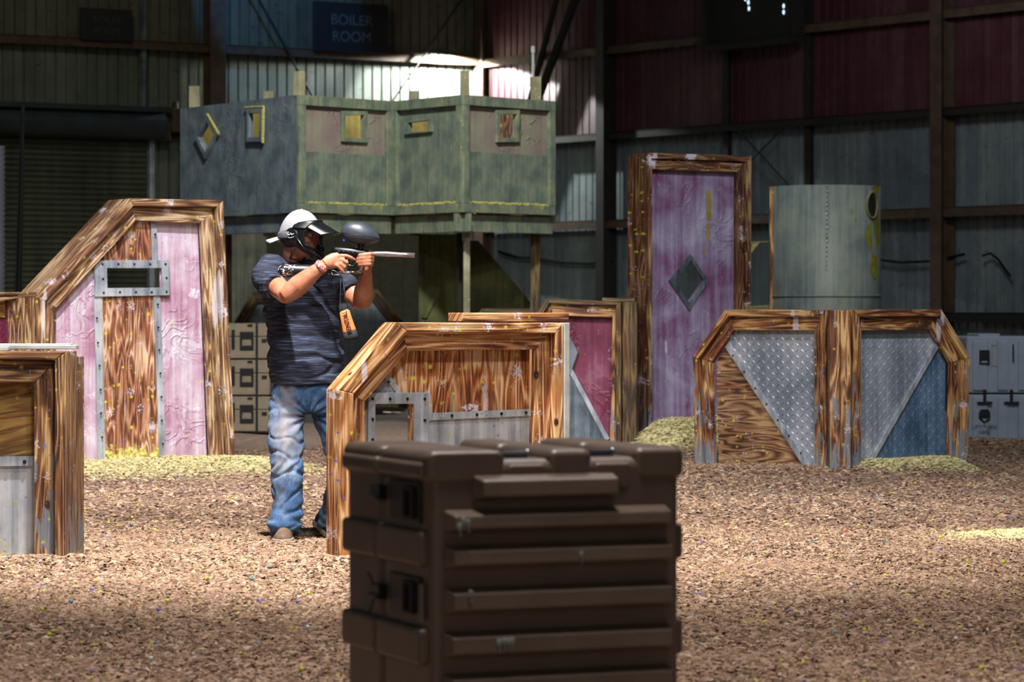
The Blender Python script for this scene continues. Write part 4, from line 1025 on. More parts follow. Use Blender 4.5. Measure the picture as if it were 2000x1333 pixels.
# --- body: one continuous surface
b = MB(); AX = (Fh, Rh, Uh)
b.ball(hd(-.008, 0, .022), (.098, .077, .098), 24, 16, AX)
b.ball(hd(.030, 0, -.035), (.066, .060, .075), 20, 14, AX)
b.ball(hd(.052, 0, -.080), (.034, .036, .026), 16, 10, AX)        # chin
b.tube([hd(.088, 0, .018), hd(.104, 0, -.012), hd(.112, 0, -.024), hd(.098, 0, -.034)], [.008, .011, .014, .008], 10)  # nose
b.ball(hd(.080, 0, -.056), (.018, .026, .010), 14, 8, AX)         # lips
b.ball(hd(.083, .0, .034), (.014, .055, .010), 16, 8, AX)         # brow
for s_ in (-1, 1):
    b.ball(hd(.066, s_*.040, -.022), (.024, .022, .018), 12, 8, AX)   # cheeks
    b.ball(hd(-.008, s_*.080, -.012), (.020, .010, .032), 12, 8, AX)  # ears
nb = Q(572, 520, 16.09)
b.tube([nb+Vector((0, 0, -.06)), nb, hd(-.035, 0, -.09), hd(-.02, 0, -.03)], [.085, .066, .058, .056], 20)
Ft = Vector((.469, -.883, 0)); Rt = Vector((-.883, -.469, 0))
def torso_rings(mb, rings, seg=40, p=2.4, grow=0):
    vs = []
    for (c, w, d) in rings:
        for k in range(seg):
            a = 2*PI*k/seg; ca, sa = math.cos(a), math.sin(a)
            x = math.copysign(abs(ca)**(2/p), ca)*(w+grow); y = math.copysign(abs(sa)**(2/p), sa)*(d+grow)
            vs.append(c+Rt*x+Ft*y)
    fs = []
    n = len(rings)
    for i in range(n-1):
        for k in range(seg): fs.append([i*seg+k, i*seg+(k+1) % seg, (i+1)*seg+(k+1) % seg, (i+1)*seg+k])
    fs.append(list(range(seg))); fs.append([(n-1)*seg+k for k in range(seg)])
    mb.add(vs, fs)
TR = [(Q(600, 790, 16.1), .150, .10), (Q(599, 755, 16.1), .150, .10), (Q(597, 705, 16.1), .165, .112), (Q(593, 650, 16.1), .170, .115), (Q(590, 600, 16.1), .180, .12), (Q(585, 560, 16.09), .185, .118),
      (Q(580, 536, 16.08), .165, .10), (Q(576, 522, 16.08), .11, .085)]
torso_rings(b, TR)
RS, RE, RW = Q(522, 534, 15.96), Q(560, 577, 15.72), Q(632, 517, 15.68)
def mixv(a, c, t): return a*(1-t)+c*t
b.tube([Q(550, 536, 16.04), RS, mixv(RS, RE, .5)+Vector((0, 0, -.012)), RE], [.055, .058, .056, .046], 20)
b.tube([RE+Vector((-.012, 0, -.008)), mixv(RE, RW, .12), mixv(RE, RW, .32), mixv(RE, RW, .6), mixv(RE, RW, .85), RW], [.040, .050, .054, .045, .034, .031], 20)
LS, LE, LW = Q(655, 540, 16.16), Q(706, 592, 16.04), Q(716, 534, 15.86)
b.tube([Q(625, 542, 16.12), LS, mixv(LS, LE, .55), LE], [.055, .058, .057, .048], 20)
b.tube([LE, mixv(LE, LW, .1)+Vector((.004, 0, 0)), mixv(LE, LW, .4)+Vector((.002, 0, 0)), mixv(LE, LW, .75), LW], [.046, .052, .052, .038, .030], 20)
# legs under the denim
b.tube([Q(568, 770, 16.07), Q(560, 840, 16.0), Q(558, 895, 15.93), Q(560, 960, 15.93), Q(559, 1040, 15.9)], [.09, .075, .055, .052, .04], 16)
b.tube([Q(636, 770, 16.15), Q(656, 840, 16.12), Q(668, 895, 16.1), Q(660, 960, 16.25), Q(645, 1028, 16.42)], [.09, .072, .054, .05, .038], 16)
b.tube([Q(559, 1040, 15.9), Q(558, 1054, 15.86), Q(556, 1060, 15.74)], [.038, .034, .03], 12)
b.tube([Q(645, 1028, 16.42), Q(640, 1040, 16.42), Q(652, 1050, 16.3)], [.036, .032, .03], 12)
# right hand: palm, four unequal fingers, thumb
g = lambda px, py, dd=0.0: Q(px, py, Gd+dd)
b.tube([RW, g(642, 513, -.105), g(652, 509, -.10), g(663, 507, -.095)], [(.030, .026), (.020, .036), (.017, .041), (.013, .038)], 16, up=(-.2, 0, 1))
b.tube([g(660, 502, -.10), g(668, 499.5, -.105), g(677, 500, -.105), g(686, 504, -.10), g(693, 508.5, -.085)], [.0115, .0115, .0105, .0095, .0075], 12)
b.tube([g(661, 508, -.10), g(671, 508.5, -.118), g(677.5, 513, -.115), g(676, 520, -.10), g(671, 520, -.08)], [.0115, .0115, .0105, .010, .008], 12)
b.tube([g(658, 514, -.10), g(667, 516, -.118), g(673, 522, -.115), g(672, 528, -.10), g(667, 527.5, -.085)], [.011, .011, .010, .0095, .0075], 12)
b.tube([g(652, 516, -.10), g(660, 520, -.115), g(667, 527, -.115), g(673.5, 535.5, -.105)], [.0105, .010, .009, .0070], 12)
b.tube([g(645, 509, -.08), g(654, 503, -.045), g(664, 503, -.01), g(672, 506, .02)], [.013, .013, .0115, .0085], 12)
# left hand round the fore grip
b.tube([LW, g(716, 524, .035), g(719, 512, .03), g(718, 500, .03)], [(.028, .028), (.026, .030), (.030, .022), (.026, .018)], 16, up=(.6, .8, 0))
for k, (y0, y1, x1, r_) in enumerate(((497.5, 499.5, 701.5, .0110), (504.0, 506.0, 697.5, .0112), (510.6, 512.6, 697.0, .0108), (517.0, 518.5, 700.0, .0098))):
    b.tube([g(722, y0+1, .02), g(728.5-k*.8, y0-.5, -.015), g(722, y0-1, -.048), g(710, y1-1.5, -.052), g(702.5, y1-.5, -.040), g(x1, y1, -.020)], [r_, r_*1.08, r_*1.06, r_, r_*.93, r_*.75], 12)
b.tube([g(718, 514, .045), g(722, 503, .045), g(722.5, 495, .035), g(721, 489, .022)], [.016, .014, .0125, .0095], 12)
body = b.build('body', SKIN, PR)
def body_fn(c, n): return n*(.0012*noise.noise(c*38))
bake(body, .0042, 3, body_fn)
# eyes
for s_ in (-1, 1):
    m = MB(); m.ball(hd(.080, s_*.032, .012), .0125, 14, 10, AX); e = m.build('eye', plain('eye_white', '#d8d4cc', .2, 0, .05) if s_ < 0 else bpy.data.materials['eye_white'], PR, smooth=True)
    m = MB(); m.ball(hd(.0905, s_*.032, .010), (.004, .0058, .0058), 12, 8, AX); m.build('iris', plain('dark_iris', '#2a1c12', .2) if s_ < 0 else bpy.data.materials['dark_iris'], e, smooth=True)
HAIR = plain('dark_brown_hair', '#1f1510', .6, 0, .3, 90)
m = MB(); m.ball(hd(-.035, 0, -.020), (.079, .081, .062), 24, 14, AX); m.build('hair', HAIR, PR, smooth=True)

# --- t-shirt
s = MB()
SR = [(Q(601, 752, 16.1), .205, .150), (Q(600, 742, 16.1), .205, .150), (Q(597, 700, 16.1), .200, .146), (Q(593, 650, 16.1), .197, .142), (Q(590, 600, 16.1), .205, .142), (Q(585, 560, 16.09), .212, .138),
      (Q(581, 538, 16.08), .200, .122), (Q(577, 522, 16.08), .150, .105), (Q(574, 511, 16.08), .095, .088), (Q(573, 505, 16.08), .080, .082)]
torso_rings(s, SR, 56)
RSl = [Q(556, 530, 16.06), Q(528, 528, 15.99), Q(519, 540, 15.93), Q(527, 552, 15.86), Q(537, 561, 15.81)]
s.tube(RSl, [.070, .083, .082, .072, .064], 28)
LSl = [Q(640, 535, 16.12), Q(660, 543, 16.15), Q(676, 560, 16.10), Q(686, 572, 16.07)]
s.tube(LSl, [.072, .076, .070, .064], 28)
sh = s.build('t_shirt', SHIRT, PR)
armR = (RSl[2], (RSl[4]-RSl[2]).normalized())
def folds(c, n):
    z = c.z; x = c.x
    d = 0
    # soft sag folds across the trunk, converging on the right armpit and the raised arms
    t = noise.noise(Vector((x*4+z*3.0, c.y*3, z*9)))
    t2 = noise.noise(Vector((x*10-z*6, c.y*6, z*20+4)))
    d += .013*t+.008*t2
    rd = abs(noise.noise(Vector((x*5+z*5, c.y*4, z*8-x*4)))); d -= .016*max(0, .16-rd)/.16*max(0, noise.noise(c*3)+.4)
    w = max(0, 1-abs(z-1.02)/.12); d += .0035*w*math.sin(z*95+x*16+noise.noise(c*6)*4)    # bunching above the hem
    a = (c-Q(600, 560, 15.95)); d += .008*math.sin(math.atan2(a.z, a.x)*11+noise.noise(c*5)*3)*max(0, min(1, (a.length-.06)/.1))*max(0, 1-a.length/.5)
    # tight ripples round the right sleeve
    q_ = (c-armR[0]); al = q_.dot(armR[1]); rad = (q_-armR[1]*al).length
    if rad < .12 and -.10 < al < .2 and c.x < Q(556, 0, 16).x: d += .0045*math.sin(al*190+noise.noise(c*12)*3)
    return n*d
bake(sh, .0065, 4, folds)
# --- jeans
j = MB()
torso_rings(j, [(Q(600, 742, 16.1), .182, .128), (Q(600, 765, 16.1), .192, .136), (Q(600, 790, 16.1), .196, .138), (Q(601, 806, 16.1), .190, .125)], 48)
def legtube(rows, up): j.tube([r[0] for r in rows], [(r[1], r[2]) for r in rows], 32, up=up)
legtube([(Q(562, 785, 16.06), .098, .105), (Q(560, 815, 16.03), .098, .100), (Q(558, 850, 15.99), .094, .095), (Q(560, 895, 15.94), .088, .090), (Q(561, 940, 15.93), .083, .084),
         (Q(561, 985, 15.92), .082, .084), (Q(559, 1012, 15.90), .082, .086), (Q(557, 1030, 15.90), .088, .092), (Q(557, 1043, 15.89), .078, .088)], (0, 1, 0))
legtube([(Q(640, 785, 16.15), .096, .105), (Q(648, 820, 16.13), .092, .098), (Q(658, 860, 16.11), .083, .090), (Q(668, 900, 16.10), .076, .083), (Q(669, 930, 16.14), .075, .082),
         (Q(662, 962, 16.22), .075, .080), (Q(653, 990, 16.32), .072, .078), (Q(648, 1012, 16.38), .072, .080), (Q(646, 1030, 16.43), .066, .076)], (0, 1, 0))
jn = j.build('jeans', DENIM, PR)
kn = Q(556, 905, 15.85)
def jfolds(c, n):
    rd = abs(noise.noise(Vector((c.x*6+c.z*3, c.y*5, c.z*8-c.x*5)))); d = -.010*max(0, .15-rd)/.15+.009*noise.noise(Vector((c.x*5, c.y*5, c.z*7)))+.006*noise.noise(Vector((c.x*14+c.z*6, c.y*10, c.z*22)))
    zc = c.z; hem = max(0, 1-abs(zc-.10)/.14)
    d += .008*hem*math.sin(zc*85+c.x*22+noise.noise(c*8)*6)
    a = c-kn; k = max(0, 1-a.length/.2); d += .007*k*math.sin(a.z*60-a.x*80+noise.noise(c*9)*6)
    cr = c-Q(606, 812, 16.0); k = max(0, 1-cr.length/.24); d += .010*k*math.sin(math.atan2(cr.z, cr.x)*13+noise.noise(c*6)*2)*min(1, cr.length/.05)
    return n*d
bake(jn, .0075, 4, jfolds)
# --- shoes
LEA = plain('dusty_brown_leather', '#6b5848', .8, 0, .3, 20); SOLE = plain('pale_worn_sole', '#a89888', .7); NAV = plain('dark_navy_canvas', '#20263a', .7)
def shoe(heel, toe, mat, name='shoe', sole=.022, lift=0):
    ax = (toe-heel).normalized(); sd = ax.cross(Vector((0, 0, 1))).normalized(); up = sd.cross(ax).normalized(); L_ = (toe-heel).length
    prof = [(0, .022, .020), (.04, .036, .045), (.16, .040, .060), (.32, .040, .062), (.5, .043, .052), (.7, .050, .038), (.86, .047, .032), (.96, .034, .024), (1.0, .015, .014)]
    m = MB(); vs = []; seg = 20
    for (t, w, h_) in prof:
        c = heel+ax*(L_*t)
        for k in range(seg):
            a = 2*PI*k/seg; sx, sz = math.cos(a), math.sin(a)
            vs.append(c+sd*(w*sx)+up*(sole+(h_*sz*1.25 if sz > 0 else .004*sz)))
    fs = [[i*seg+k, i*seg+(k+1) % seg, (i+1)*seg+(k+1) % seg, (i+1)*seg+k] for i in range(len(prof)-1) for k in range(seg)]+[list(range(seg)), [(len(prof)-1)*seg+k for k in range(seg)]]
    m.add(vs, fs); o = m.build(name, mat, PR, smooth=True, sub=1)
    m = MB(); vs = []
    for z in (0, sole+.004):
        for (t, w, h_) in prof: vs.append(heel+ax*(L_*t)+sd*(w+.006)+up*z)
        for (t, w, h_) in prof[::-1]: vs.append(heel+ax*(L_*t)-sd*(w+.006)+up*z)
    n = len(prof)*2; m.add(vs, [list(range(n))[::-1], [n+i for i in range(n)]]+[[i, (i+1) % n, n+(i+1) % n, n+i] for i in range(n)])
    m.build('sole', SOLE, o, .004)
    m = MB(); 
    for t in (.40, .47, .54): m.tube([heel+ax*(L_*t)-sd*.022+up*(sole+.066-(t-.4)*.1), heel+ax*(L_*t)+up*(sole+.076-(t-.4)*.1), heel+ax*(L_*t)+sd*.022+up*(sole+.066-(t-.4)*.1)], .003, 6)
    m.build('laces', SOLE, o)
    return o
hR = Q(561, 1058, 15.97); hR.z = gz(-1.18, 15.9)+.003; tR = Q(549, 1066, 15.69); tR.z = hR.z
shoe(hR, tR, LEA)
hL = Q(622, 1024, 16.50); tL = Q(660, 1058, 16.28); tL.z = gz(-.93, 16.3)+.004; shoe(hL, tL, NAV)

# --- cap worn backwards
CAP = plain('off_white_cotton_cap', '#98989e', .85, 0, .1, 12)
def capf(u, v):
    a = 2*PI*u; e = PI/2*v
    r = (.112, .091, .118); x = math.cos(a)*math.cos(e); y = math.sin(a)*math.cos(e); z = math.sin(e)
    return hd(-.010+x*r[0], y*r[1], .018+z*r[2]-(.030 if x < 0 else .0)*(1-v)*abs(x))
m = MB(); m.grid(40, 12, capf, closed=True); cp = m.build('cap', CAP, PR, smooth=True, solid=.003)
def brim(u, v):
    a = (u-.5)*1.9; rr = 1+v*.0; l = v*.085*math.cos(a*.75)
    return hd(-.010-math.cos(a)*.112-l, math.sin(a)*.091, -.012-.028*v-.020*(math.sin(a)**2))
m = MB(); m.grid(20, 8, brim); m.build('cap_brim', CAP, cp, smooth=True, solid=.004)
m = MB(); m.ball(hd(-.010, 0, .137), (.006, .006, .004), 10, 6, AX); m.build('cap_button', CAP, cp, smooth=True)

# --- paintball mask
MASK = plain('black_mask_plastic', '#0e1013', .28, 0, .15, 20); FOAM = plain('grey_foam', '#3a3d42', .9)
def mk(az, u, k=0.0):
    """mask surface: az from -1.75..1.75 rad, 0 straight ahead; u height"""
    t = max(0, min(1, (-.02-u)/.10)); narrow = 1-.28*t*t
    rf = .130+.012*t+k; rs = .094*narrow+k
    return hd(-.002+rf*math.cos(az) if math.cos(az) > 0 else -.002+.05*math.cos(az), rs*math.sin(az), u)
AZ = 1.72
def zt_m(az): return .052-.010*abs(az)
def zb_m(az):
    a = abs(az); return -.128+.095*min(1, max(0, (a-.45)/1.15))**.9
nu, nv = 65, 37
def mf(u, v):
    az = (u-.5)*2*AZ; return mk(az, zt_m(az)*(1-v)+zb_m(az)*v)
def lens_low(az): return -.074+.040*abs(az)**1.2
def lens_in(az, z, g_=0):
    return abs(az) < .98 and lens_low(az) < z < .030
def skipf(i, j):
    az = ((i+.5)/(nu-1)-.5)*2*AZ; v = (j+.5)/(nv-1); z = zt_m(az)*(1-v)+zb_m(az)*v; return lens_in(az, z)
m = MB(); m.grid(nu, nv, mf, skip=skipf); mask = m.build('mask_shell', MASK, PR, smooth=True, solid=.005)
LENS = bpy.data.materials.new('smoky_clear_lens'); LENS.use_nodes = True
nt = LENS.node_tree; nt.nodes.clear(); om = nt.nodes.new('ShaderNodeOutputMaterial'); mx = nt.nodes.new('ShaderNodeMixShader'); tr_ = nt.nodes.new('ShaderNodeBsdfTransparent'); gl = nt.nodes.new('ShaderNodeBsdfGlossy'); fr = nt.nodes.new('ShaderNodeFresnel')
tr_.inputs[0].default_value = (.88, .86, .86, 1); gl.inputs['Roughness'].default_value = .08; fr.inputs[0].default_value = 1.5
nt.links.new(fr.outputs[0], mx.inputs[0]); nt.links.new(tr_.outputs[0], mx.inputs[1]); nt.links.new(gl.outputs[0], mx.inputs[2]); nt.links.new(mx.outputs[0], om.inputs[0])
m = MB(); m.grid(30, 12, lambda u, v: mk((u-.5)*2*1.02, .034-v*(.034-lens_low((u-.5)*2*1.02)+.004), -.004)); m.build('goggle_lens', LENS, PR, smooth=True)
m = MB()
fp = [mk(a_*1.0, z_, .003) for a_, z_ in [(-.98+1.96*i/20, .031) for i in range(21)]]+[mk(.98-1.96*i/20, lens_low(.98-1.96*i/20)-.001, .003) for i in range(21)]
m.tube(fp+[fp[0], fp[1]], .0048, 8, cap=False); m.build('lens_frame', MASK, mask, smooth=True)
# visor, side pods, vents, ridge pieces, strap
def vis(u, v):
    a = (u-.5)*2; f = .108+.118*v-.050*abs(a)**2*(.5+v*.6); r_ = a*(.088-.012*v); up_ = .082-.046*v-.030*abs(a)**2.2*(1-.3*v)
    return hd(f, r_, up_+.004*math.cos(a*9)*(1-v))
m = MB(); m.grid(28, 12, vis); m.build('visor', MASK, PR, smooth=True, solid=.004)
def browp(u, v):
    az = (u-.5)*2*1.5; return mk(az, .040+v*.052*math.cos(az*.72), .004-.020*v)
m = MB(); m.grid(34, 7, browp); m.build('brow_guard', MASK, mask, smooth=True, solid=.004)
SIL = plain('silver_grey_print', '#9aa0a8', .35)
for s_ in (-1, 1):
    m = MB(); m.ball(hd(.002, s_*.090, -.006), (.044, .012, .048), 20, 12, AX); pod = m.build('ear_pod', MASK, mask, smooth=True)
    m = MB()
    for (f0, u0) in ((-.010, .006), (.012, .010)): m.tube([hd(f0-.012, s_*.101, u0+.004), hd(f0, s_*.1035, u0-.006), hd(f0+.012, s_*.101, u0+.002)], [.002, .005, .001], 8)
    m.tube([hd(-.024, s_*.100, -.004), hd(0, s_*.1035, -.014), hd(.026, s_*.100, -.004)], [.001, .003, .001], 8); m.build('side_mark', SIL, pod, smooth=True)
    for k in range(4):
        a_ = s_*(.12+k*.13); m = MB(); m.tube([mk(a_, -.096+.006*k, .004), mk(a_+s_*.03, -.114+.010*k, .004)], .0032, 6); m.build('vent_slot', DARKST, mask, smooth=True)
    m = MB(); m.tube([mk(s_*1.35, .000, .004), mk(s_*1.0, -.056, .006), mk(s_*.6, -.090, .005)], [.006, .007, .004], 8); m.build('cheek_ridge', MASK, mask, smooth=True)
m = MB(); st_ = []
for i in range(25):
    a_ = PI/2+PI*i/24; st_.append(hd(-.008+.118*math.cos(a_), .100*math.sin(a_), .002+.012*math.cos(a_)))
m.tube(st_, [(.0025, .018)]*25, 8, up=tuple(Uh)); m.build('mask_strap', plain('grey_lettered_strap', '#5a5d66', .8, 0, .4, 90), mask, smooth=True)
m = MB(); m.tube([hd(.02, .088, -.06), hd(-.01, .072, -.12), hd(.02, .0, -.135), hd(.02, -.08, -.06)], .0045, 6); m.build('chin_strap', BLACK, mask, smooth=True)
# wristband
m = MB(); wd = (RW-RE).normalized(); wc = mixv(RE, RW, .93); m.tube([wc-wd*.010, wc+wd*.012], .0355, 24, cap=False)
M_ = Mat('pink_patterned_paper', .6); M_.color(M_.ramp(M_.noise(M_.coord('Object'), 90, 2), [(.45, hexc('#e0b8bc')), (.55, hexc('#b82c40'))]))
m.build('wristband', M_.m, PR, smooth=True, solid=.002)

# ================= THE MARKER (held) =================
g0_ = P(706, 500, Gd)
GN = empty('paintball_marker', g0_, 0, 'black paintball marker with silver barrel and oval hopper held by the person', 'paintball marker')
def gg(px, py, dd=0.0): return P(px, py, Gd+dd)-g0_
GB = plain('black_anodised_body', '#101216', .35, .3, .2, 30); HOP = plain('dusty_dark_grey_hopper', '#333a44', .42, 0, .25, 25)
SILV = plain('brushed_silver_barrel', '#b9aeb2', .28, .85, .08, 30); STEEL = plain('polished_steel', '#a8adb4', .2, 1, .05)
m = MB(); m.tube([gg(649, 492), gg(655, 491), gg(690, 494), gg(712, 496), gg(724, 496.5)], [(.014, .019), (.021, .025), (.023, .026), (.020, .022), (.016, .016)], 16, up=(0, 0, 1)); m.build('marker_body', GB, GN, smooth=True)
m = MB(); m.tube([gg(652, 486), gg(668, 486.5), gg(692, 489.5), gg(708, 492)], [(.008, .006), (.012, .009), (.012, .009), (.008, .005)], 10, up=(0, 0, 1))
for k in range(5): m.tube([gg(658+k*9, 489+k*.8, -.022), gg(668+k*9, 494+k*.6, -.022)], .0022, 6)
m.build('body_ridge', BLACK, GN, smooth=True)
m = MB(); m.tube([gg(720, 495.5), gg(735, 496), gg(755, 496.5, -.01), gg(785, 498, -.02), gg(810, 499, -.03)], [.0125, .0125, .0145, .0115, .0115], 20)
for k in range(6): x_ = 787+k*4; m.tube([gg(x_, 498+k*.2, -.02), gg(x_+1.8, 498.1+k*.2, -.02)], .0135, 18)
m.build('barrel', SILV, GN, smooth=True)
m = MB(); m.tube([gg(810.4, 499, -.03), gg(810.9, 499, -.03)], .008, 16); m.build('muzzle_bore', DARKST, GN)
def hopf(q_):
    x, y, z = q_
    k = 1-.28*max(0, x)**1.5; z2 = z*k*(1.0 if z > 0 else .78)
    return (math.copysign(abs(x)**(.85 if x < 0 else 1), x), y*(1-.15*max(0, x)), z2-.20*x-(.10*x*x if x > 0 else 0)+.02)
m = MB(); m.ball(gg(704, 459.5), (.100, .052, .066), 32, 20, None, hopf); hop = m.build('hopper', HOP, GN, smooth=True)
def lidline(t):
    a_ = t; q_ = Vector(hopf((math.cos(a_)*.992, math.sin(a_)*.992, -.05))); return gg(704, 459.5)+Vector((q_.x*.1*1.008, q_.y*.05*1.02, q_.z*.064))
m = MB(); m.tube([lidline(2*PI*i/40) for i in range(42)], .0016, 6, cap=False); m.build('lid_groove', BLACK, hop, smooth=True)
BL = bpy.data.materials.new('blue_indicator'); BL.use_nodes = True; e_ = BL.node_tree.nodes['Principled BSDF']; e_.inputs['Base Color'].default_value = (.02, .02, .6, 1); e_.inputs['Emission Color'].default_value = (.03, .04, 1, 1); e_.inputs['Emission Strength'].default_value = 2.5
m = MB(); m.ball(gg(671.5, 469.5, -.012), .0045, 8, 6); m.build('indicator_light', BL, hop)
m = MB(); m.tube([gg(706.5, 473), gg(704, 489)], .0155, 16); m.tube([gg(706, 477), gg(705.5, 481)], .0185, 16); m.build('feed_neck', GB, GN, smooth=True)
for (x_, y_) in ((697.5, 478), (695.5, 484)): m = MB(); m.ball(gg(x_, y_, -.012), .0042, 8, 6); m.build('clamp_screw', STEEL, GN, smooth=True)
m = MB(); m.tube([gg(672, 498), gg(669, 512, .0), gg(664, 530, .0)], [(.019, .013), (.018, .013), (.019, .014)], 14, up=(0, 1, 0)); m.build('trigger_grip', BLACK, GN, smooth=True)
m = MB(); m.tube([gg(678, 506, -.01), gg(679, 515, -.01), gg(681, 518, -.01), gg(689.5, 519, -.01), gg(695, 512, -.01), gg(697, 503, -.01)], .0022, 6); m.build('trigger_guard', STEEL, GN, smooth=True)
m = MB(); m.tube([gg(684, 503), gg(683, 508), gg(686, 513)], .0025, 6); m.build('trigger', STEEL, GN, smooth=True)
m = MB(); m.tube([gg(709, 499), gg(706, 514), gg(702, 528), gg(700.5, 533)], [.015, .0145, .0145, .013], 16); m.build('fore_grip', STEEL, GN, smooth=True)
m = MB(); m.tube([gg(700, 534, 0), gg(693, 532.5, -.01), gg(683, 532, -.02), gg(668, 533.5, -.02), gg(650, 534, .04), gg(640, 533, .09)], .0035, 8); m.build('air_hose', STEEL, GN, smooth=True)
m = MB(); m.tube([gg(694, 533, -.01), gg(686, 532, -.018)], .0060, 8); m.build('hose_fitting', plain('brass_fitting', '#8f7c50', .35, .9), GN, smooth=True)
M_ = Mat('black_tank_with_paint', .35); v_ = M_.n('Mapping', {'Vector': M_.coord('Object'), 'Scale': (1, 1, 1)}).outputs[0]
sx_ = M_.n('SeparateXYZ', {0: v_}).outputs[0]; nz_ = M_.noise(v_, 85, 3, .6)
fl_ = M_.math('MULTIPLY', M_.mask(nz_, .55, .57), M_.mask(sx_, -.335, -.365)); M_.color(M_.mix(fl_, hexc('#101318'), hexc('#c8ccd4')))
TK = M_.m
ta = gg(543, 529, .06); tb = gg(640, 529, .09)
m = MB(); m.tube([ta, mixv(ta, tb, .03), mixv(ta, tb, .10), mixv(ta, tb, .5), mixv(ta, tb, .85), mixv(ta, tb, .95), tb, mixv(ta, tb, 1.06)], [.010, .022, .032, .033, .033, .024, .014, .013], 24); m.build('air_tank', TK, GN, smooth=True)
m = MB(); m.tube([mixv(ta, tb, 1.04), gg(668, 527, .02)], .010, 10); m.build('tank_valve', GB, GN, smooth=True)

# barrel sleeve with RENTAL hanging on a cord from the marker
ORG = plain('orange_nylon', '#d8824a', .7, 0, .08, 30); t0 = P(681, 640, 15.66)
TG = empty('barrel_sleeve', t0, 0, 'orange sleeve reading rental hanging on cords below the marker', 'sleeve')
tt = lambda px, py, dd=0.0: P(px, py, 15.66+dd)-t0
def bag(rows, name, mat):
    m = MB(); m.tube([r[0] for r in rows], [(r[1], .012) if len(r) == 2 else (r[1], r[2]) for r in rows], 20, up=(0, 1, 0)); return m.build(name, mat, TG, smooth=True)
bag([(tt(672, 606.5), .018, .005), (tt(673, 609), .026, .010), (tt(676, 622), .029, .013), (tt(682, 645), .034, .014), (tt(683.5, 650), .035, .014)], 'sleeve_body', ORG)
bag([(tt(683.2, 648.5), .0365, .0155), (tt(686.5, 661), .0375, .0155), (tt(687, 663.5), .034, .012)], 'sleeve_cuff', plain('black_elastic', '#17181c', .8))
ang = math.atan2(40, 12)
text_mesh('lettering', 'RENTAL', .034, BLACK, TG, tt(678.5, 630, -.0165), (PI/2, -math.radians(104), 0))
m = MB(); m.tube([tt(666, 537, .05), tt(665, 570, .0), tt(664, 600), tt(667, 611)], .0018, 6); m.tube([tt(668, 540, .05), tt(674, 575), tt(680, 608)], .0018, 6); m.build('cord', plain('dark_bungee_cord', '#2a2d33', .7), TG, smooth=True)
m = MB(); lp = [(668, 541), (661, 537), (650, 537.5), (646.5, 532), (649, 528), (655, 529.5), (664, 537), (669, 541)]; m.tube([tt(a_, c_, -.01) for a_, c_ in lp], .0018, 6); m.build('cord_loop', STEEL, TG, smooth=True)

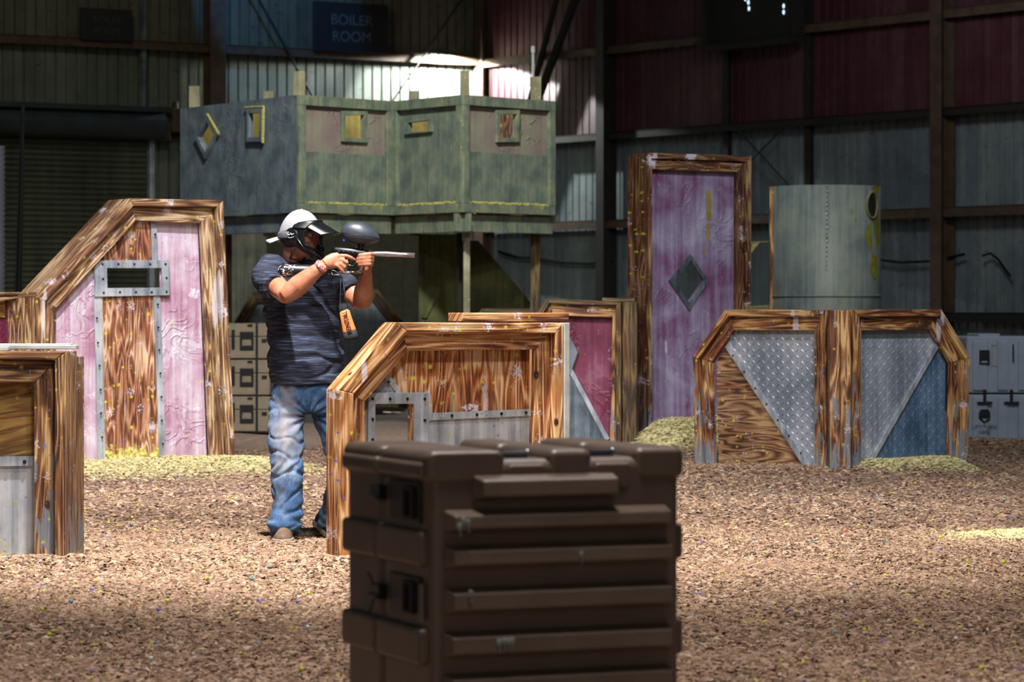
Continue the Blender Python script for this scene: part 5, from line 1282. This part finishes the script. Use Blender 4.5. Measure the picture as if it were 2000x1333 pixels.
# ================= PAINTBALLS ON THE BARK =================
pbs = {'yellow': '#b4b62a', 'violet': '#6a66b8', 'teal': '#3f8f94', 'orange': '#c4582e', 'white': '#cfcfd2'}
src = {}
for kname, hx in pbs.items():
    m = MB(); m.ball((0, 0, 0), .0092, 12, 8); src[kname] = m.build('paintball', plain(kname+'_paintball_shell', hx, .35, 0, .12, 60), smooth=True)
lab = {'yellow': 'small yellow paintball lying on the bark', 'violet': 'small violet paintball lying on the bark', 'teal': 'small teal paintball lying on the bark',
       'orange': 'small orange paintball lying on the bark', 'white': 'small white paintball lying on the bark'}
seen = [('y', 640, 1027*1), ('y', 1532, 1027), ('y', 1678, 1027), ('y', 1620, 1092), ('y', 1410, 1129), ('y', 1688, 1226), ('y', 1747, 1156), ('y', 1527, 1304), ('y', 1569, 1304), ('y', 1856, 1129), ('v', 1475, 1070),
        ('v', 1538, 1201), ('t', 1588, 1073), ('o', 1653, 1050), ('y', 1449, 1130), ('y', 258, 1009), ('y', 268, 997), ('y', 334, 1019), ('y', 303, 1036), ('t', 257, 1027), ('v', 208, 1052), ('y', 301, 1036), ('y', 166, 1000), ('y', 212, 1024),
        ('v', 362, 964), ('v', 348, 948), ('v', 299, 951), ('v', 476, 958), ('y', 445, 977), ('y', 404, 1135), ('t', 491, 1136), ('t', 525, 1122), ('y', 603, 1158), ('v', 508, 1186), ('v', 581, 1181), ('y', 85, 1172), ('t', 138, 1187),
        ('v', 179, 1166), ('o', 264, 1193), ('y', 271, 1188), ('v', 310, 1203), ('y', 327, 1184), ('y', 365, 1190), ('y', 82, 1206), ('y', 96, 1245), ('y', 297, 1262), ('v', 302, 1262), ('w', 295, 1286), ('y', 589, 1315), ('y', 569, 1236), ('w', 601, 1234),
        ('v', 180, 1313), ('o', 312, 1321), ('y', 490, 900), ('o', 494, 875), ('y', 1352, 1112), ('v', 1372, 1068), ('v', 1820, 1058), ('y', 1836, 1056), ('y', 1822, 1022), ('t', 1727, 1063), ('y', 1895, 955), ('v', 1741, 945), ('v', 1848, 947), ('y', 1375, 954),
        ('y', 1788, 953), ('y', 1740, 970), ('w', 1644, 1190), ('v', 1725, 1258), ('t', 1633, 1233), ('y', 1458, 1225), ('v', 1664, 1151), ('y', 1916, 1312), ('w', 1867, 1247), ('y', 1875, 1231), ('v', 1990, 1318), ('y', 1840, 1000), ('t', 1785, 1002),
        ('v', 1552, 990), ('y', 1600, 985), ('w', 1690, 980), ('y', 1950, 1010), ('y', 1960, 1100), ('y', 1890, 1100), ('v', 1837, 1080)]
nm = {'y': 'yellow', 'v': 'violet', 't': 'teal', 'o': 'orange', 'w': 'white'}
def zone(px, py):
    if px < 660: return 'on the bark between the pink barrier and the person' if py < 1100 else 'on the near bark left of the dark case'
    return 'on the lit bark right of the dark case' if py < 1100 else 'on the near bark at the lower right'
ords = ['leftmost', 'second', 'third', 'fourth', 'fifth', 'sixth', 'seventh', 'eighth', 'ninth', 'tenth', 'eleventh', 'twelfth', 'thirteenth', 'fourteenth', 'fifteenth', 'sixteenth', 'seventeenth', 'eighteenth', 'nineteenth', 'twentieth']
seen = sorted(set(seen), key=lambda t: (t[1], t[2])); cnt_ = {}; tot_ = {}
for t in seen: tot_[(t[0], zone(t[1], t[2]))] = tot_.get((t[0], zone(t[1], t[2])), 0)+1
def pb_label(k_, px, py):
    z_ = zone(px, py); c_ = cnt_.get((k_, z_), 0); cnt_[(k_, z_)] = c_+1
    if tot_[(k_, z_)] == 1: return 'the only %s paintball %s' % (nm[k_], z_)
    return ('leftmost' if c_ == 0 else ords[c_]+' from left')+' %s paintball %s' % (nm[k_], z_)
used_ = set(); rp_ = random.Random(5)
for (k_, px, py) in seen:
    kname = nm[k_]; D_ = H*FPX/(py-HY); x_ = (px-1000)/FPX*D_
    o = src[kname] if kname not in used_ else src[kname].copy()
    if kname in used_: COL.objects.link(o)
    used_.add(kname)
    o.location = (x_, D_, gz(x_, D_)+.016); s_ = rp_.uniform(.75, 1.1); o.scale = (s_, s_, s_*.9)
    tag(o, pb_label(k_, px, py), 'paintball', kname+' paintballs on the bark')
